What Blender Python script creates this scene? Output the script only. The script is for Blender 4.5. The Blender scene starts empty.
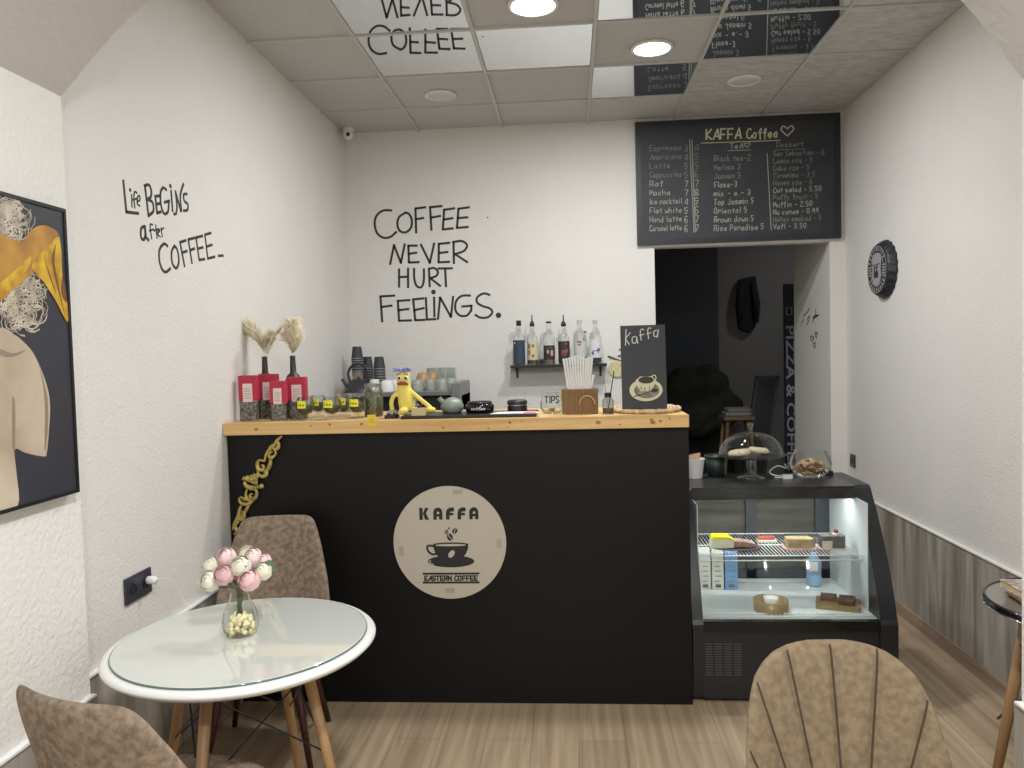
import bpy, bmesh, math, random
from mathutils import Vector, Matrix
random.seed(7)
C = bpy.context.scene.collection
SC = bpy.context.scene
PI = math.pi

# ------------------------------------------------------------------ camera
EYE = Vector((0, 0, 1.58)); FPX = 775.0
AX = [Vector(r) for r in ((0.9968784494, 0.0227491665, 0.0756031248),
                          (0.0745586900, 0.0437068183, -0.9962583579),
                          (-0.0259684193, 0.9987853571, 0.0418742372))]
cd = bpy.data.cameras.new('camera'); cam = bpy.data.objects.new('camera', cd); C.objects.link(cam)
cam.matrix_world = Matrix((tuple(AX[0]) + (0,), tuple(AX[1]) + (0,), tuple(AX[2]) + (1.58,), (0, 0, 0, 1)))
cd.sensor_width = 36; cd.lens = FPX / 1024 * 36; cd.clip_start = .02
SC.camera = cam

# ------------------------------------------------------------------ world, exposure
w = bpy.data.worlds.new('world'); SC.world = w; w.use_nodes = True
w.node_tree.nodes['Background'].inputs[0].default_value = (.5, .6, .8, 1)
w.node_tree.nodes['Background'].inputs[1].default_value = .02
SC.view_settings.view_transform = 'Standard'; SC.view_settings.look = 'None'
SC.view_settings.gamma = 1; SC.view_settings.use_curve_mapping = False
SC.view_settings.exposure = 0.0

# lamp powers (the lamps themselves are built further down)
P_DOWN = 25.5       # the two lit downlights
P_NEAR = 54.0       # the lamps under the vault near the camera
LAMP_COL = (.955, .98, 1.0)

# ------------------------------------------------------------------ where things stand
def at(px, py, **k):
    """the point of the plane x=, y= or z= that is seen at a place of the 1024x768 frame"""
    c = Vector((px - 512, 384 - py, -FPX)); d = Vector([a.dot(c) for a in AX])
    (ax, v), = k.items(); i = 'xyz'.index(ax)
    return EYE + d * ((v - EYE[i]) / d[i])
def mpp(y): return y / FPX            # metres per pixel at depth y

# ------------------------------------------------------------------ materials
def s2l(c):
    return tuple(((v / 255) / 12.92 if v / 255 <= .04045 else ((v / 255 + .055) / 1.055) ** 2.4) for v in c) + (1,)
MATS = {}
def M(name, col, rough=.5, metal=0, vary=0, scale=8, bump=0, bscale=60, coat=0, stretch=None, alpha=None, emit=0, col2=None, spec=.5, detail=4):
    if name in MATS: return MATS[name]
    m = bpy.data.materials.new(name); m.use_nodes = True; MATS[name] = m
    nt = m.node_tree; b = nt.nodes['Principled BSDF']
    b.inputs['Base Color'].default_value = s2l(col); b.inputs['Roughness'].default_value = rough
    b.inputs['Metallic'].default_value = metal; b.inputs['Coat Weight'].default_value = coat
    b.inputs['Specular IOR Level'].default_value = spec
    if emit:
        b.inputs['Emission Color'].default_value = s2l(col); b.inputs['Emission Strength'].default_value = emit
    if vary or col2 or bump:
        tc = nt.nodes.new('ShaderNodeTexCoord'); mp = nt.nodes.new('ShaderNodeMapping')
        nt.links.new(tc.outputs['Object'], mp.inputs[0])
        if stretch: mp.inputs['Scale'].default_value = stretch
    if vary or col2:
        n = nt.nodes.new('ShaderNodeTexNoise'); n.inputs['Scale'].default_value = scale; n.inputs['Detail'].default_value = detail
        nt.links.new(mp.outputs[0], n.inputs[0])
        r = nt.nodes.new('ShaderNodeValToRGB'); e = r.color_ramp.elements
        e[0].position = .35; e[1].position = .65
        a = s2l(col); c2 = s2l(col2) if col2 else tuple(v * (1 + vary) for v in a[:3]) + (1,)
        e[0].color = a if col2 else tuple(v * (1 - vary) for v in a[:3]) + (1,); e[1].color = c2
        nt.links.new(n.outputs[0], r.inputs[0]); nt.links.new(r.outputs[0], b.inputs['Base Color'])
    if bump:
        n2 = nt.nodes.new('ShaderNodeTexNoise'); n2.inputs['Scale'].default_value = bscale; n2.inputs['Detail'].default_value = 3
        nt.links.new(mp.outputs[0], n2.inputs[0])
        bp = nt.nodes.new('ShaderNodeBump'); bp.inputs['Strength'].default_value = bump; bp.inputs['Distance'].default_value = .01
        nt.links.new(n2.outputs[0], bp.inputs['Height']); nt.links.new(bp.outputs[0], b.inputs['Normal'])
    return m

def glass(name, tint=(246, 249, 248), edge=.16, refl=.10, rough=.02):
    """thin sheet glass: see-through, with a reflection and tint that grow towards grazing"""
    if name in MATS: return MATS[name]
    m = bpy.data.materials.new(name); m.use_nodes = True; MATS[name] = m
    nt = m.node_tree; nt.nodes.clear()
    o = nt.nodes.new('ShaderNodeOutputMaterial'); t = nt.nodes.new('ShaderNodeBsdfTransparent'); g = nt.nodes.new('ShaderNodeBsdfGlossy')
    t.inputs[0].default_value = s2l(tint); g.inputs['Roughness'].default_value = rough; g.inputs[0].default_value = (1, 1, 1, 1)
    lw = nt.nodes.new('ShaderNodeLayerWeight'); lw.inputs[0].default_value = edge
    mm = nt.nodes.new('ShaderNodeMath'); mm.operation = 'MULTIPLY_ADD'; mm.inputs[1].default_value = .75; mm.inputs[2].default_value = refl * .4
    nt.links.new(lw.outputs['Fresnel'], mm.inputs[0])
    mx = nt.nodes.new('ShaderNodeMixShader')
    nt.links.new(mm.outputs[0], mx.inputs[0]); nt.links.new(t.outputs[0], mx.inputs[1]); nt.links.new(g.outputs[0], mx.inputs[2])
    nt.links.new(mx.outputs[0], o.inputs[0])
    return m

def wood_mat(name, a, b, seam=None, width=.19, length=1.3, axis='y', rough=.45, grain=40):
    m = bpy.data.materials.new(name); m.use_nodes = True; MATS[name] = m
    nt = m.node_tree; p = nt.nodes['Principled BSDF']; p.inputs['Roughness'].default_value = rough
    tc = nt.nodes.new('ShaderNodeTexCoord'); mp = nt.nodes.new('ShaderNodeMapping'); nt.links.new(tc.outputs['Object'], mp.inputs[0])
    if axis == 'y': mp.inputs['Rotation'].default_value = (0, 0, PI / 2)
    if axis == 'z': mp.inputs['Rotation'].default_value = (0, PI / 2, 0) if seam == 'x' else (PI / 2, 0, PI / 2)
    st = nt.nodes.new('ShaderNodeMapping'); nt.links.new(mp.outputs[0], st.inputs[0]); st.inputs['Scale'].default_value = (1.2, grain, grain)
    n = nt.nodes.new('ShaderNodeTexNoise'); n.inputs['Scale'].default_value = 1.0; n.inputs['Detail'].default_value = 7; n.inputs['Distortion'].default_value = .6
    nt.links.new(st.outputs[0], n.inputs[0])
    r = nt.nodes.new('ShaderNodeValToRGB'); r.color_ramp.elements[0].position = .33; r.color_ramp.elements[1].position = .68
    r.color_ramp.elements[0].color = s2l(a); r.color_ramp.elements[1].color = s2l(b)
    nt.links.new(n.outputs[0], r.inputs[0])
    last = r.outputs[0]
    if width:
        br = nt.nodes.new('ShaderNodeTexBrick'); nt.links.new(mp.outputs[0], br.inputs[0])
        br.inputs['Scale'].default_value = 1; br.inputs['Brick Width'].default_value = length; br.inputs['Row Height'].default_value = width
        br.inputs['Mortar Size'].default_value = .0018; br.offset = .37
        br.inputs['Color1'].default_value = (.88, .88, .88, 1); br.inputs['Color2'].default_value = (1, 1, 1, 1); br.inputs['Mortar'].default_value = (.6, .57, .54, 1)
        mu = nt.nodes.new('ShaderNodeMixRGB'); mu.blend_type = 'MULTIPLY'; mu.inputs[0].default_value = 1
        nt.links.new(last, mu.inputs[1]); nt.links.new(br.outputs[0], mu.inputs[2]); last = mu.outputs[0]
    nt.links.new(last, p.inputs['Base Color'])
    return m

WALL = M('white_wallpaper', (222, 219, 214), .75, bump=.35, bscale=90, vary=.012, scale=3)
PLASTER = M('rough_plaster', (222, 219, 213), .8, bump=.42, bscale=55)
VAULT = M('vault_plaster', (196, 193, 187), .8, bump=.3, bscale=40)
FLOOR = wood_mat('laminate_floor', (152, 131, 106), (186, 164, 136), width=.19, grain=28)
PANEL = wood_mat('grey_wood_panel', (136, 128, 117), (188, 182, 172), width=.60, length=6, axis='z', seam='y', grain=13)
PINE = wood_mat('pine_board', (190, 150, 92), (222, 186, 126), width=0, axis='x', grain=22, rough=.5)
BLACK = M('satin_black_board', (8, 8, 8), .5, vary=.06, scale=2, spec=.3)
BLACKM = M('black_metal', (24, 24, 26), .35)
BLACKG = M('black_gloss', (20, 20, 22), .12)
CHALKB = M('chalkboard', (46, 48, 52), .6, vary=.12, scale=6)
CHALK = M('chalk', (205, 205, 195), .9)
CHALKY = M('yellow_chalk', (196, 192, 160), .9)
CHALKD = M('faded_chalk', (118, 120, 116), .9)
INK = M('black_wall_paint', (52, 50, 50), .7)
WHITEP = M('white_plastic', (232, 231, 228), .4)
WHITEG = M('white_enamel', (226, 226, 222), .15)
VELVET = M('taupe_velvet', (108, 92, 71), .85, col2=(130, 112, 88), scale=60, bump=.15, bscale=200, detail=6)
VELVET2 = M('brown_velvet', (108, 92, 78), .85, col2=(146, 128, 109), scale=52, bump=.15, bscale=200, detail=7)
SEAM = M('seam_shadow_thread', (70, 55, 42), .9)
LEGW = M('light_wood_leg', (142, 108, 70), .45, col2=(170, 134, 94), scale=10, stretch=(1, 1, .1))
LEGR = M('dark_red_wood_leg', (66, 30, 28), .35)
CHROME = M('chrome', (210, 210, 212), .12, 1)
STEEL = M('brushed_steel', (150, 152, 152), .35, .8)
GLASS = glass('clear_glass')
GLASSD = glass('tinted_glass', (226, 230, 228), .16, .15)
YEL = M('yellow_label', (226, 226, 60), .7)
RED = M('crimson_paper', (176, 42, 66), .55)
PAPER = M('white_paper', (226, 222, 214), .8)
LEAF = M('dry_tea', (58, 54, 44), .9, col2=(120, 112, 96), scale=160)

# ------------------------------------------------------------------ mesh helpers
def nb(): return bmesh.new()
def obj(name, bm, mat, parent=None, smooth=False, local=False, bevel=0):
    me = bpy.data.meshes.new(name)
    bmesh.ops.recalc_face_normals(bm, faces=bm.faces[:])
    if smooth:
        for f in bm.faces: f.smooth = True
    bm.to_mesh(me); bm.free()
    for mm in (mat if isinstance(mat, (list, tuple)) else [mat]): me.materials.append(mm)
    o = bpy.data.objects.new(name, me); C.objects.link(o)
    if parent:
        o.parent = parent
        if not local: o.matrix_parent_inverse = wm(parent).inverted()
    if bevel:
        b = o.modifiers.new('bevel', 'BEVEL'); b.width = bevel; b.segments = 2; b.limit_method = 'ANGLE'
    return o
def wm(o):
    m = Matrix.LocRotScale(o.location, o.rotation_euler, o.scale)
    return (wm(o.parent) @ o.matrix_parent_inverse @ m) if o.parent else m
def setp(o, label, cat, group=None):
    o['label'] = label; o['category'] = cat
    if group: o['group'] = group
    return o
def thing(name, label, cat, loc=(0, 0, 0), rz=0, group=None):
    o = bpy.data.objects.new(name, None); C.objects.link(o); o.empty_display_size = .05
    o.location = loc; o.rotation_euler = (0, 0, rz)
    return setp(o, label, cat, group)
def struct(name, bm, mat, parent=None, **k):
    o = obj(name, bm, mat, parent, **k)
    if not parent: o['kind'] = 'structure'
    return o
def dup(root, loc, rz, label, group=None):
    r = root.copy(); C.objects.link(r); r.location = loc; r.rotation_euler = (0, 0, rz); r['label'] = label
    if group: r['group'] = group
    for ch in list(root.children):
        c = ch.copy(); C.objects.link(c); c.parent = r
        for g in ch.children:
            d = g.copy(); C.objects.link(d); d.parent = c
    return r
def box(bm, x0, x1, y0, y1, z0, z1, mi=0):
    v = [bm.verts.new(p) for p in ((x0, y0, z0), (x1, y0, z0), (x1, y1, z0), (x0, y1, z0), (x0, y0, z1), (x1, y0, z1), (x1, y1, z1), (x0, y1, z1))]
    for q in ((0, 3, 2, 1), (4, 5, 6, 7), (0, 1, 5, 4), (1, 2, 6, 5), (2, 3, 7, 6), (3, 0, 4, 7)):
        f = bm.faces.new([v[i] for i in q]); f.material_index = mi
    return bm
def bx(*a): return box(nb(), *a)
def prism(bm, pts, fn, mi=0):
    """pts 2D outline; fn(p, k) -> 3D for k in 0,1"""
    a = [bm.verts.new(fn(p, 0)) for p in pts]; b = [bm.verts.new(fn(p, 1)) for p in pts]
    n = len(pts)
    f = bm.faces.new(a); f.material_index = mi; f = bm.faces.new(b[::-1]); f.material_index = mi
    for i in range(n):
        f = bm.faces.new((a[i], b[i], b[(i + 1) % n], a[(i + 1) % n])); f.material_index = mi
    return bm
def lathe(bm, prof, c=(0, 0, 0), n=28, mi=0, sx=1, sy=1, axis='z', cap=True):
    rings = []
    def P(r, z, t):
        p = (r * math.cos(t) * sx, r * math.sin(t) * sy, z)
        if axis == 'y': p = (p[0], z, p[1])
        if axis == 'x': p = (z, p[0], p[1])
        return (c[0] + p[0], c[1] + p[1], c[2] + p[2])
    for r, z in prof:
        if r < 1e-6: rings.append([bm.verts.new(P(0, z, 0))])
        else: rings.append([bm.verts.new(P(r, z, 2 * PI * i / n)) for i in range(n)])
    for a, b in zip(rings, rings[1:]):
        for i in range(n):
            j = (i + 1) % n
            q = [a[i % len(a)], a[j % len(a)], b[j % len(b)], b[i % len(b)]]
            q2 = []
            for v in q:
                if v not in q2: q2.append(v)
            if len(q2) > 2:
                f = bm.faces.new(q2); f.material_index = mi
    if cap:
        for r in (rings[0], rings[-1]):
            if len(r) > 2:
                f = bm.faces.new(r); f.material_index = mi
    return bm
def tube(bm, pts, r, n=8, mi=0, closed=False):
    pts = [Vector(p) for p in pts]; m = len(pts)
    rs = r if isinstance(r, (list, tuple)) else [r] * m
    rings = []; prev = None
    for i in range(m):
        if closed: t = pts[(i + 1) % m] - pts[i - 1]
        else: t = pts[min(i + 1, m - 1)] - pts[max(i - 1, 0)]
        t.normalize()
        if prev is None:
            u = t.orthogonal().normalized()
        else:
            u = prev - t * prev.dot(t)
            u = u.normalized() if u.length > 1e-6 else t.orthogonal().normalized()
        prev = u; v = t.cross(u)
        rings.append([bm.verts.new(pts[i] + (u * math.cos(2 * PI * k / n) + v * math.sin(2 * PI * k / n)) * rs[i]) for k in range(n)])
    for i in range(m if closed else m - 1):
        a, b = rings[i], rings[(i + 1) % m]
        for k in range(n):
            f = bm.faces.new((a[k], a[(k + 1) % n], b[(k + 1) % n], b[k])); f.material_index = mi
    if not closed:
        for q in (rings[0], rings[-1]):
            f = bm.faces.new(q); f.material_index = mi
    return bm
def ball(bm, c, r, sx=1, sy=1, sz=1, n=16, m=10, mi=0):
    return lathe(bm, [(r * math.sin(PI * i / m) if 0 < i < m else 0, -r * sz * math.cos(PI * i / m)) for i in range(m + 1)], c, n, mi, sx, sy)
def rbox(bm, cx, cy, cz, w, d, h, r=.01, mi=0, seg=4):
    """upright box with rounded vertical corners"""
    pts = []
    for sx, sy, a0 in ((1, 1, 0), (-1, 1, 90), (-1, -1, 180), (1, -1, 270)):
        for k in range(seg + 1):
            a = math.radians(a0 + 90 * k / seg)
            pts.append((cx + sx * (w / 2 - r) + r * math.cos(a), cy + sy * (d / 2 - r) + r * math.sin(a)))
    return prism(bm, pts, lambda p, k: (p[0], p[1], cz + h * k), mi)

def smooth_path(pts, k=5):
    if len(pts) < 3: return [Vector(p) for p in pts]
    P = [Vector(p) for p in pts]; out = []
    for i in range(len(P) - 1):
        a, b, c, d = P[max(i - 1, 0)], P[i], P[i + 1], P[min(i + 2, len(P) - 1)]
        for j in range(k):
            t = j / k
            out.append(.5 * ((2 * b) + (c - a) * t + (2 * a - 5 * b + 4 * c - d) * t * t + (3 * b - a - 3 * c + d) * t ** 3))
    out.append(P[-1]); return out

def ribbon(bm, pts, w, N, t=.0012, mi=0, lift=0):
    """flat painted stroke through 3D points lying in a plane of normal N"""
    pts = [Vector(p) for p in pts]; N = Vector(N)
    cl = [pts[0]]
    for p in pts[1:]:
        if (p - cl[-1]).length > 1e-5: cl.append(p)
    if len(cl) < 2: cl.append(cl[0] + N.orthogonal().normalized() * w * .5)
    for i in range(1, len(cl) - 1):
        if (cl[i] - cl[i - 1]).angle(cl[i + 1] - cl[i]) > .75:
            ribbon(bm, cl[:i + 1], w, N, t, mi, lift); ribbon(bm, cl[i:], w, N, t, mi, lift); return
    L, Rr = [], []
    for i, p in enumerate(cl):
        d = (cl[min(i + 1, len(cl) - 1)] - cl[max(i - 1, 0)]).normalized()
        s = N.cross(d).normalized() * w / 2
        if i == 0: p = p - d * w * .35
        if i == len(cl) - 1: p = p + d * w * .35
        L.append(p + s + N * lift); Rr.append(p - s + N * lift)
    T = N * t
    vs = [[bm.verts.new(q) for q in (l, r, r + T, l + T)] for l, r in zip(L, Rr)]
    for a, b in zip(vs, vs[1:]):
        for k in range(4):
            f = bm.faces.new((a[k], a[(k + 1) % 4], b[(k + 1) % 4], b[k])); f.material_index = mi
    for e in (vs[0], vs[-1]):
        f = bm.faces.new(e); f.material_index = mi

# handwriting: strokes on a grid, x 0-6, y 0-9, base line 2, small letters to 6; ~ marks a curved stroke
F = {
'A': '024962;1454', 'B': '0902;~095948360505;~053555530302', 'C': '~58492906054222425364'.replace('4222', '0322'), 'D': '0902;~09396753312202'.replace('6753312202', '58563302'),
'E': '590902 52;0545', 'F': '590902;0545', 'G': '~584919060313325355;3555', 'H': '0902;5952;0555', 'I': '1912', 'K': '0902;590552', 'L': '090252',
'M': '0209344962 '.strip(), 'N': '02095259', 'O': '~290805031242535659 29'.replace('59 29', '4829'), 'P': '0902;~094958464505', 'R': '0902;~094958464505;2552', 'S': '~5849291817355442221203'.replace('17355442221203', '063554320203'),
'T': '0959;2922', 'U': '~09031242535 9'.replace('5 9', '59'), 'V': '093259', 'W': '0912354259 '.strip(), 'Z': '09590252', 'J': '4943~', 'Y': '093659;3632',
'a': '~45261604022233 45'.replace('33 45', '3345') + ';~464243', 'b': '0902;~0526463302', 'c': '~4526160403124244'.replace('4244', '3243'), 'd': '4942;~4526150403123243', 'e': '~0444453626150403123243',
'f': '~483928272221;0646', 'g': '~45261504 031333 45'.replace(' ', '') + ';~4642402010', 'h': '0902;~0526364542', 'i': '1612;1818', 'j': '2622~', 'k': '0902;460342', 'l': '1912', 'm': '0602;~0526322 2'.replace('322 2', '2422') + ';~2446565452',
'n': '0602;~0526364542', 'o': '~2615040312324344453626', 'p': '0600;~0526364534230313'.replace('0313', '12'), 'q': '4640;~4526150403123243', 'r': '0602;~04264645', 's': '~4536160534320203'.replace('320203', '43221203'),
't': '2822;0646', 'u': '0603~', 'v': '062246', 'w': '061224425 6'.replace('5 6', '56'), 'x': '0642;4602', 'y': '0623;4610', 'z': '06460242', 'ı': '1612',
'0': '~29180604122243464829 '.strip(), '1': '082922', '2': '~08194947140202;0252', '3': '~08294836254532220 3'.replace('0 3', '03'), '4': '39045 4;4942'.replace('5 4', '54'), '5': '490906;~0636453422020303'.replace('020303', '03'),
'6': '~4919040312324344260 4'.replace('0 4', '04'), '7': '095922', '8': '~295746251403224344253 6082 9'.replace('3 6082 9', '160829'), '9': '~4629170525474942', '-': '1545', '.': '1212', ',': '1211', ' ': '',
'&': '~5205081948261403223254', '|': '1911', '♥': '~26070918263948463 722'.replace('463 722', '47') + ';~2607;~2218',
}
F['u'] = '~0603123245;4642'; F['j'] = '26211010'; F['J'] = '~49430 2'.replace('0 2', '2203'); F['♥'] = '~3206081937;~3759686632'
F['O'] = '~29080503224345483929'; F['0'] = F['O']; F['S'] = '~584919070 65443221203'.replace('0 6', '16'); F['E'] = '590902;0252;0545'; F['p'] = '0600;~0626453422 02'.replace(' ', ''); F['a'] = '~4526150403223345;4642'
F['c'] = '~45261504122233'; F['e'] = '~04444536150403223243'; F['8'] = '~2918071544432203142547482 9'.replace('2 9', '29')
def strokes_of(ch):
    out = []
    for s in F.get(ch, '').replace(' ', '').split(';'):
        if not s: continue
        cur = '~' in s; s = s.replace('~', '')
        out.append((cur, [(int(s[i]), int(s[i + 1])) for i in range(0, len(s) - 1, 2)]))
    return out
def write(bm, text, f, w, N, mi=0, adv=None, jit=.0, lift=0, t=.0012):
    """f(s, t) maps 0..1 across, 0..1 base line to cap height onto the surface"""
    n = len(text); rnd = random.Random(hash(len(text)) + n)
    cell = 7.0; narrow = {'i': 4, 'l': 4, '1': 5, 'I': 3.5, '.': 4, ' ': 4, 'r': 6, 't': 6, 'f': 6}
    ws = [narrow.get(c, 7) for c in text]; tot = sum(ws) - 1.5; x = 0
    for ch, cw in zip(text, ws):
        dy = rnd.uniform(-jit, jit)
        for cur, pts in strokes_of(ch):
            q = [Vector((x + p[0] + (rnd.uniform(-jit, jit) * 1.5), p[1] + dy, 0)) for p in pts]
            if cur: q = smooth_path(q, 4)
            ribbon(bm, [f(p.x / tot, (p.y - 2) / 7) for p in q], w, N, t, mi, lift)
        x += cw
def quadmap(bl, br, tl, tr):
    bl, br, tl, tr = map(Vector, (bl, br, tl, tr))
    return lambda s, t: (bl * (1 - s) + br * s) * (1 - t) + (tl * (1 - s) + tr * s) * t
def fonttext(txt, size, mat_world, extrude=.0006, offset=0, sx=1, align='CENTER'):
    cu = bpy.data.curves.new('tmp', 'FONT'); cu.body = txt; cu.size = size; cu.align_x = align; cu.align_y = 'CENTER'
    cu.extrude = extrude; cu.offset = offset; cu.resolution_u = 3
    o = bpy.data.objects.new('tmp', cu); C.objects.link(o)
    dg = bpy.context.evaluated_depsgraph_get(); dg.update()
    me = bpy.data.meshes.new_from_object(o.evaluated_get(dg))
    bm = nb(); bm.from_mesh(me); bpy.data.objects.remove(o); bpy.data.curves.remove(cu); bpy.data.meshes.remove(me)
    bmesh.ops.transform(bm, matrix=mat_world @ Matrix.Diagonal((sx, 1, 1, 1)), verts=bm.verts[:])
    return bm
def facing(loc, rx=PI / 2, rz=0):       # a sheet standing up, facing -y
    return Matrix.Translation(loc) @ Matrix.Rotation(rz, 4, 'Z') @ Matrix.Rotation(rx, 4, 'X')
def disc_stroke(bm, c, r, U, V, N, t=.0012, n=14, lift=0, a0=0, mi=0, rv=None):
    c, U, V, N = map(Vector, (c, U, V, N)); rv = rv or r
    pts = [(c + U * r * math.cos(2 * PI * i / n) + V * rv * math.sin(2 * PI * i / n)) for i in range(n)]
    prism(bm, pts, lambda p, k: p + N * (lift + t * k), mi)

# ------------------------------------------------------------------ the room
XL, XR, YB, H = -1.57, 1.89, 5.48, 3.16
YN = 2.20; PXL, PXR = -1.47, 1.222        # the piers and vault near the camera end at YN
DL, DR, DH, DT = .60, 1.785, 2.275, .86   # doorway in the back wall and wall thickness
struct('floor', bx(-2.2, 3.3, -2.4, 8.6, -.08, 0), FLOOR)
struct('wall_left', bx(XL - .12, XL, YN - .1, YB + DT, 0, H), WALL)
struct('wall_right', bx(XR, XR + .12, YN - .1, YB + .02, 0, H), WALL)
b = nb(); box(b, XL, DL, YB, YB + DT, 0, H); box(b, DL, DR, YB, YB + .10, DH, H); box(b, DR, XR + .3, YB, YB + DT, 0, H)
struct('wall_back', b, WALL)
# near room: one mass with a vault cut through it
arch = smooth_path([(PXL, 2.36, 0), (-1.19, 2.62, 0), (-.75, 2.85, 0), (-.12, 2.95, 0), (.50, 2.85, 0), (.86, 2.68, 0), (1.07, 2.48, 0), (PXR, 2.27, 0)], 6)
out = [(PXL, 0)] + [(p.x, p.y) for p in arch] + [(PXR, 0), (XR + .12, 0), (XR + .12, H + .1), (XL - .12, H + .1), (XL - .12, 0)]
b = nb(); prism(b, out, lambda p, k: (p[0], -2.2 + (YN + 2.2) * k, p[1]))
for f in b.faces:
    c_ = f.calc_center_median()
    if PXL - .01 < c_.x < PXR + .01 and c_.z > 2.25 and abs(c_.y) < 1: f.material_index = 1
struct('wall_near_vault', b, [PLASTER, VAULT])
struct('wall_front', bx(-1.7, 2.1, -2.3, -2.2, 0, H), WALL)
# ceiling of square tiles: slab, grid bars, mirror tiles, printed tiles
TM = M('ceiling_tile', (192, 192, 190), .8, vary=.03, scale=30)
cl = struct('ceiling', bx(XL - .1, XR + .1, YN - .1, YB, H, H + .08), TM)
MIRROR = M('ceiling_mirror', (226, 229, 231), .015, 1)
PRINT = M('printed_tile', (182, 181, 178), .6, col2=(204, 203, 200), scale=16, stretch=(1, 2.2, 1))
gx = [XL, -1.03, -.44, .157, .752, 1.345, XR]; gy = [YN, 2.64, 3.235, 3.825, 4.41, 4.985, YB]
for ci, ri in ((1, 3), (2, 3), (4, 3), (3, 4), (1, 2), (3, 2), (4, 2), (1, 1), (3, 0)):
    mt = obj('mirror_tile', bx(gx[ci] + .012, gx[ci + 1] - .012, gy[ri] + .012, gy[ri + 1] - .012, H - .006, H), MIRROR, cl)
    mt['label'] = 'square mirror tile in the ceiling grid'
for ci, ri in ((5, 2), (5, 1), (5, 3), (4, 4), (5, 4), (5, 5), (4, 5)):
    mt = obj('printed_tile', bx(gx[ci] + .012, gx[ci + 1] - .012, gy[ri] + .012, gy[ri + 1] - .012, H - .004, H), PRINT, cl)
    mt['label'] = 'ceiling tile with a faint mottled print'
b = nb(); TW = .0085
for x in gx[1:-1]: box(b, x - TW, x + TW, YN, YB, H - .012, H)
for y in gy[1:-1]: box(b, XL, XR, y - TW, y + TW, H - .0115, H)
struct('trim_1', b, M('grid_bar', (196, 196, 193), .5))
# wood-look dado on the side walls and piers
WZ = .572
struct('trim_2', bx(XR - .012, XR, YN, YB, 0, WZ), PANEL)
struct('trim_3', bx(XL, XL + .012, YN, YB, 0, WZ), PANEL)
struct('trim_4', bx(PXR - .014, PXR, -2.2, YN + .012, 0, WZ), PANEL)
struct('trim_5', bx(PXL, PXL + .014, -2.2, YN + .012, 0, WZ), PANEL)
b = nb(); box(b, XR - .02, XR, YN, YB, WZ, WZ + .007); box(b, PXR - .02, PXR, -2.2, YN, WZ, WZ + .007)
box(b, XL, XL + .02, YN, YB, WZ, WZ + .007); box(b, PXL, PXL + .02, -2.2, YN, WZ, WZ + .007)
struct('trim_6', b, WHITEP)
BASEW = wood_mat('skirting_wood', (128, 108, 90), (166, 146, 126), width=0, axis='y', grain=30)
struct('baseboard_right', bx(XR - .028, XR - .012, YN, YB, 0, .07), BASEW)
struct('baseboard_left', bx(XL + .012, XL + .028, YN, YB, 0, .07), BASEW)
# the unlit room through the doorway
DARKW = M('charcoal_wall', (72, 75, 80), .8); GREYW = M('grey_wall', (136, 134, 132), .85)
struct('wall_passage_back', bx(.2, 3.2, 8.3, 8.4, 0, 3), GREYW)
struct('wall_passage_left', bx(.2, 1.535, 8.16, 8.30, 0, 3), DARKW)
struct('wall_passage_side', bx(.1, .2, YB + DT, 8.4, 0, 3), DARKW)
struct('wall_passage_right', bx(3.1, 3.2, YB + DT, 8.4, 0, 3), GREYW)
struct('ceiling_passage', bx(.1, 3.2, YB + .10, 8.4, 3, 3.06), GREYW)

# ------------------------------------------------------------------ lamps
def lamp_disc(loc, r, lit, label, power=0, group='round ceiling lamps'):
    t = thing('ceiling_lamp', label, 'ceiling lamp', loc, 0, group)
    rim = nb(); lathe(rim, [(r, 0), (r + .012, -.003), (r + .012, -.012), (r, -.016), (r - .006, -.012), (r - .006, 0)], loc, 40, cap=False)
    obj('rim', rim, WHITEP, t, smooth=True)
    d = nb(); lathe(d, [(r - .006, -.002), (r - .006, -.011), (r * .7, -.016), (0, -.018)], loc, 40)
    mt = M('lit_diffuser', (255, 250, 242), .5, emit=14) if lit else M('unlit_diffuser', (214, 211, 205), .35)
    obj('diffuser', d, mt, t, smooth=True)
    if power:
        l = bpy.data.lights.new('bulb', 'AREA'); l.shape = 'DISK'; l.size = r * 1.8; l.energy = power; l.color = LAMP_COL
        o = bpy.data.objects.new('bulb', l); C.objects.link(o); o.parent = t; o.location = (0, 0, -.024)
    return t
lamp_disc((.466, 4.19, H), .098, True, 'lit round ceiling lamp, the lower of the two bright ones', P_DOWN)
lamp_disc((-.132, 3.60, H), .105, True, 'lit round ceiling lamp at the top edge, brightest one', P_DOWN)
lamp_disc((-.752, 4.76, H), .085, False, 'unlit round disc in the ceiling above the coffee lettering')
lamp_disc((1.064, 4.76, H - .004), .085, False, 'unlit round disc in the ceiling above the menu board')
lamp_disc((.13, .75, 2.93), .11, True, 'lit round lamp under the near vault, closer to the counter', P_NEAR, 'lamps under the near vault')
lamp_disc((.13, -.6, 2.93), .11, True, 'lit round lamp under the near vault, closer to the entrance', P_NEAR, 'lamps under the near vault')
lamp_disc((2.5, 7.2, 2.99), .08, False, 'added unseen dim lamp brightening the room beyond the doorway', 4.5, 'added lamps beyond the doorway')  # added out of view to lift the grey walls of the dark room

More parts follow.
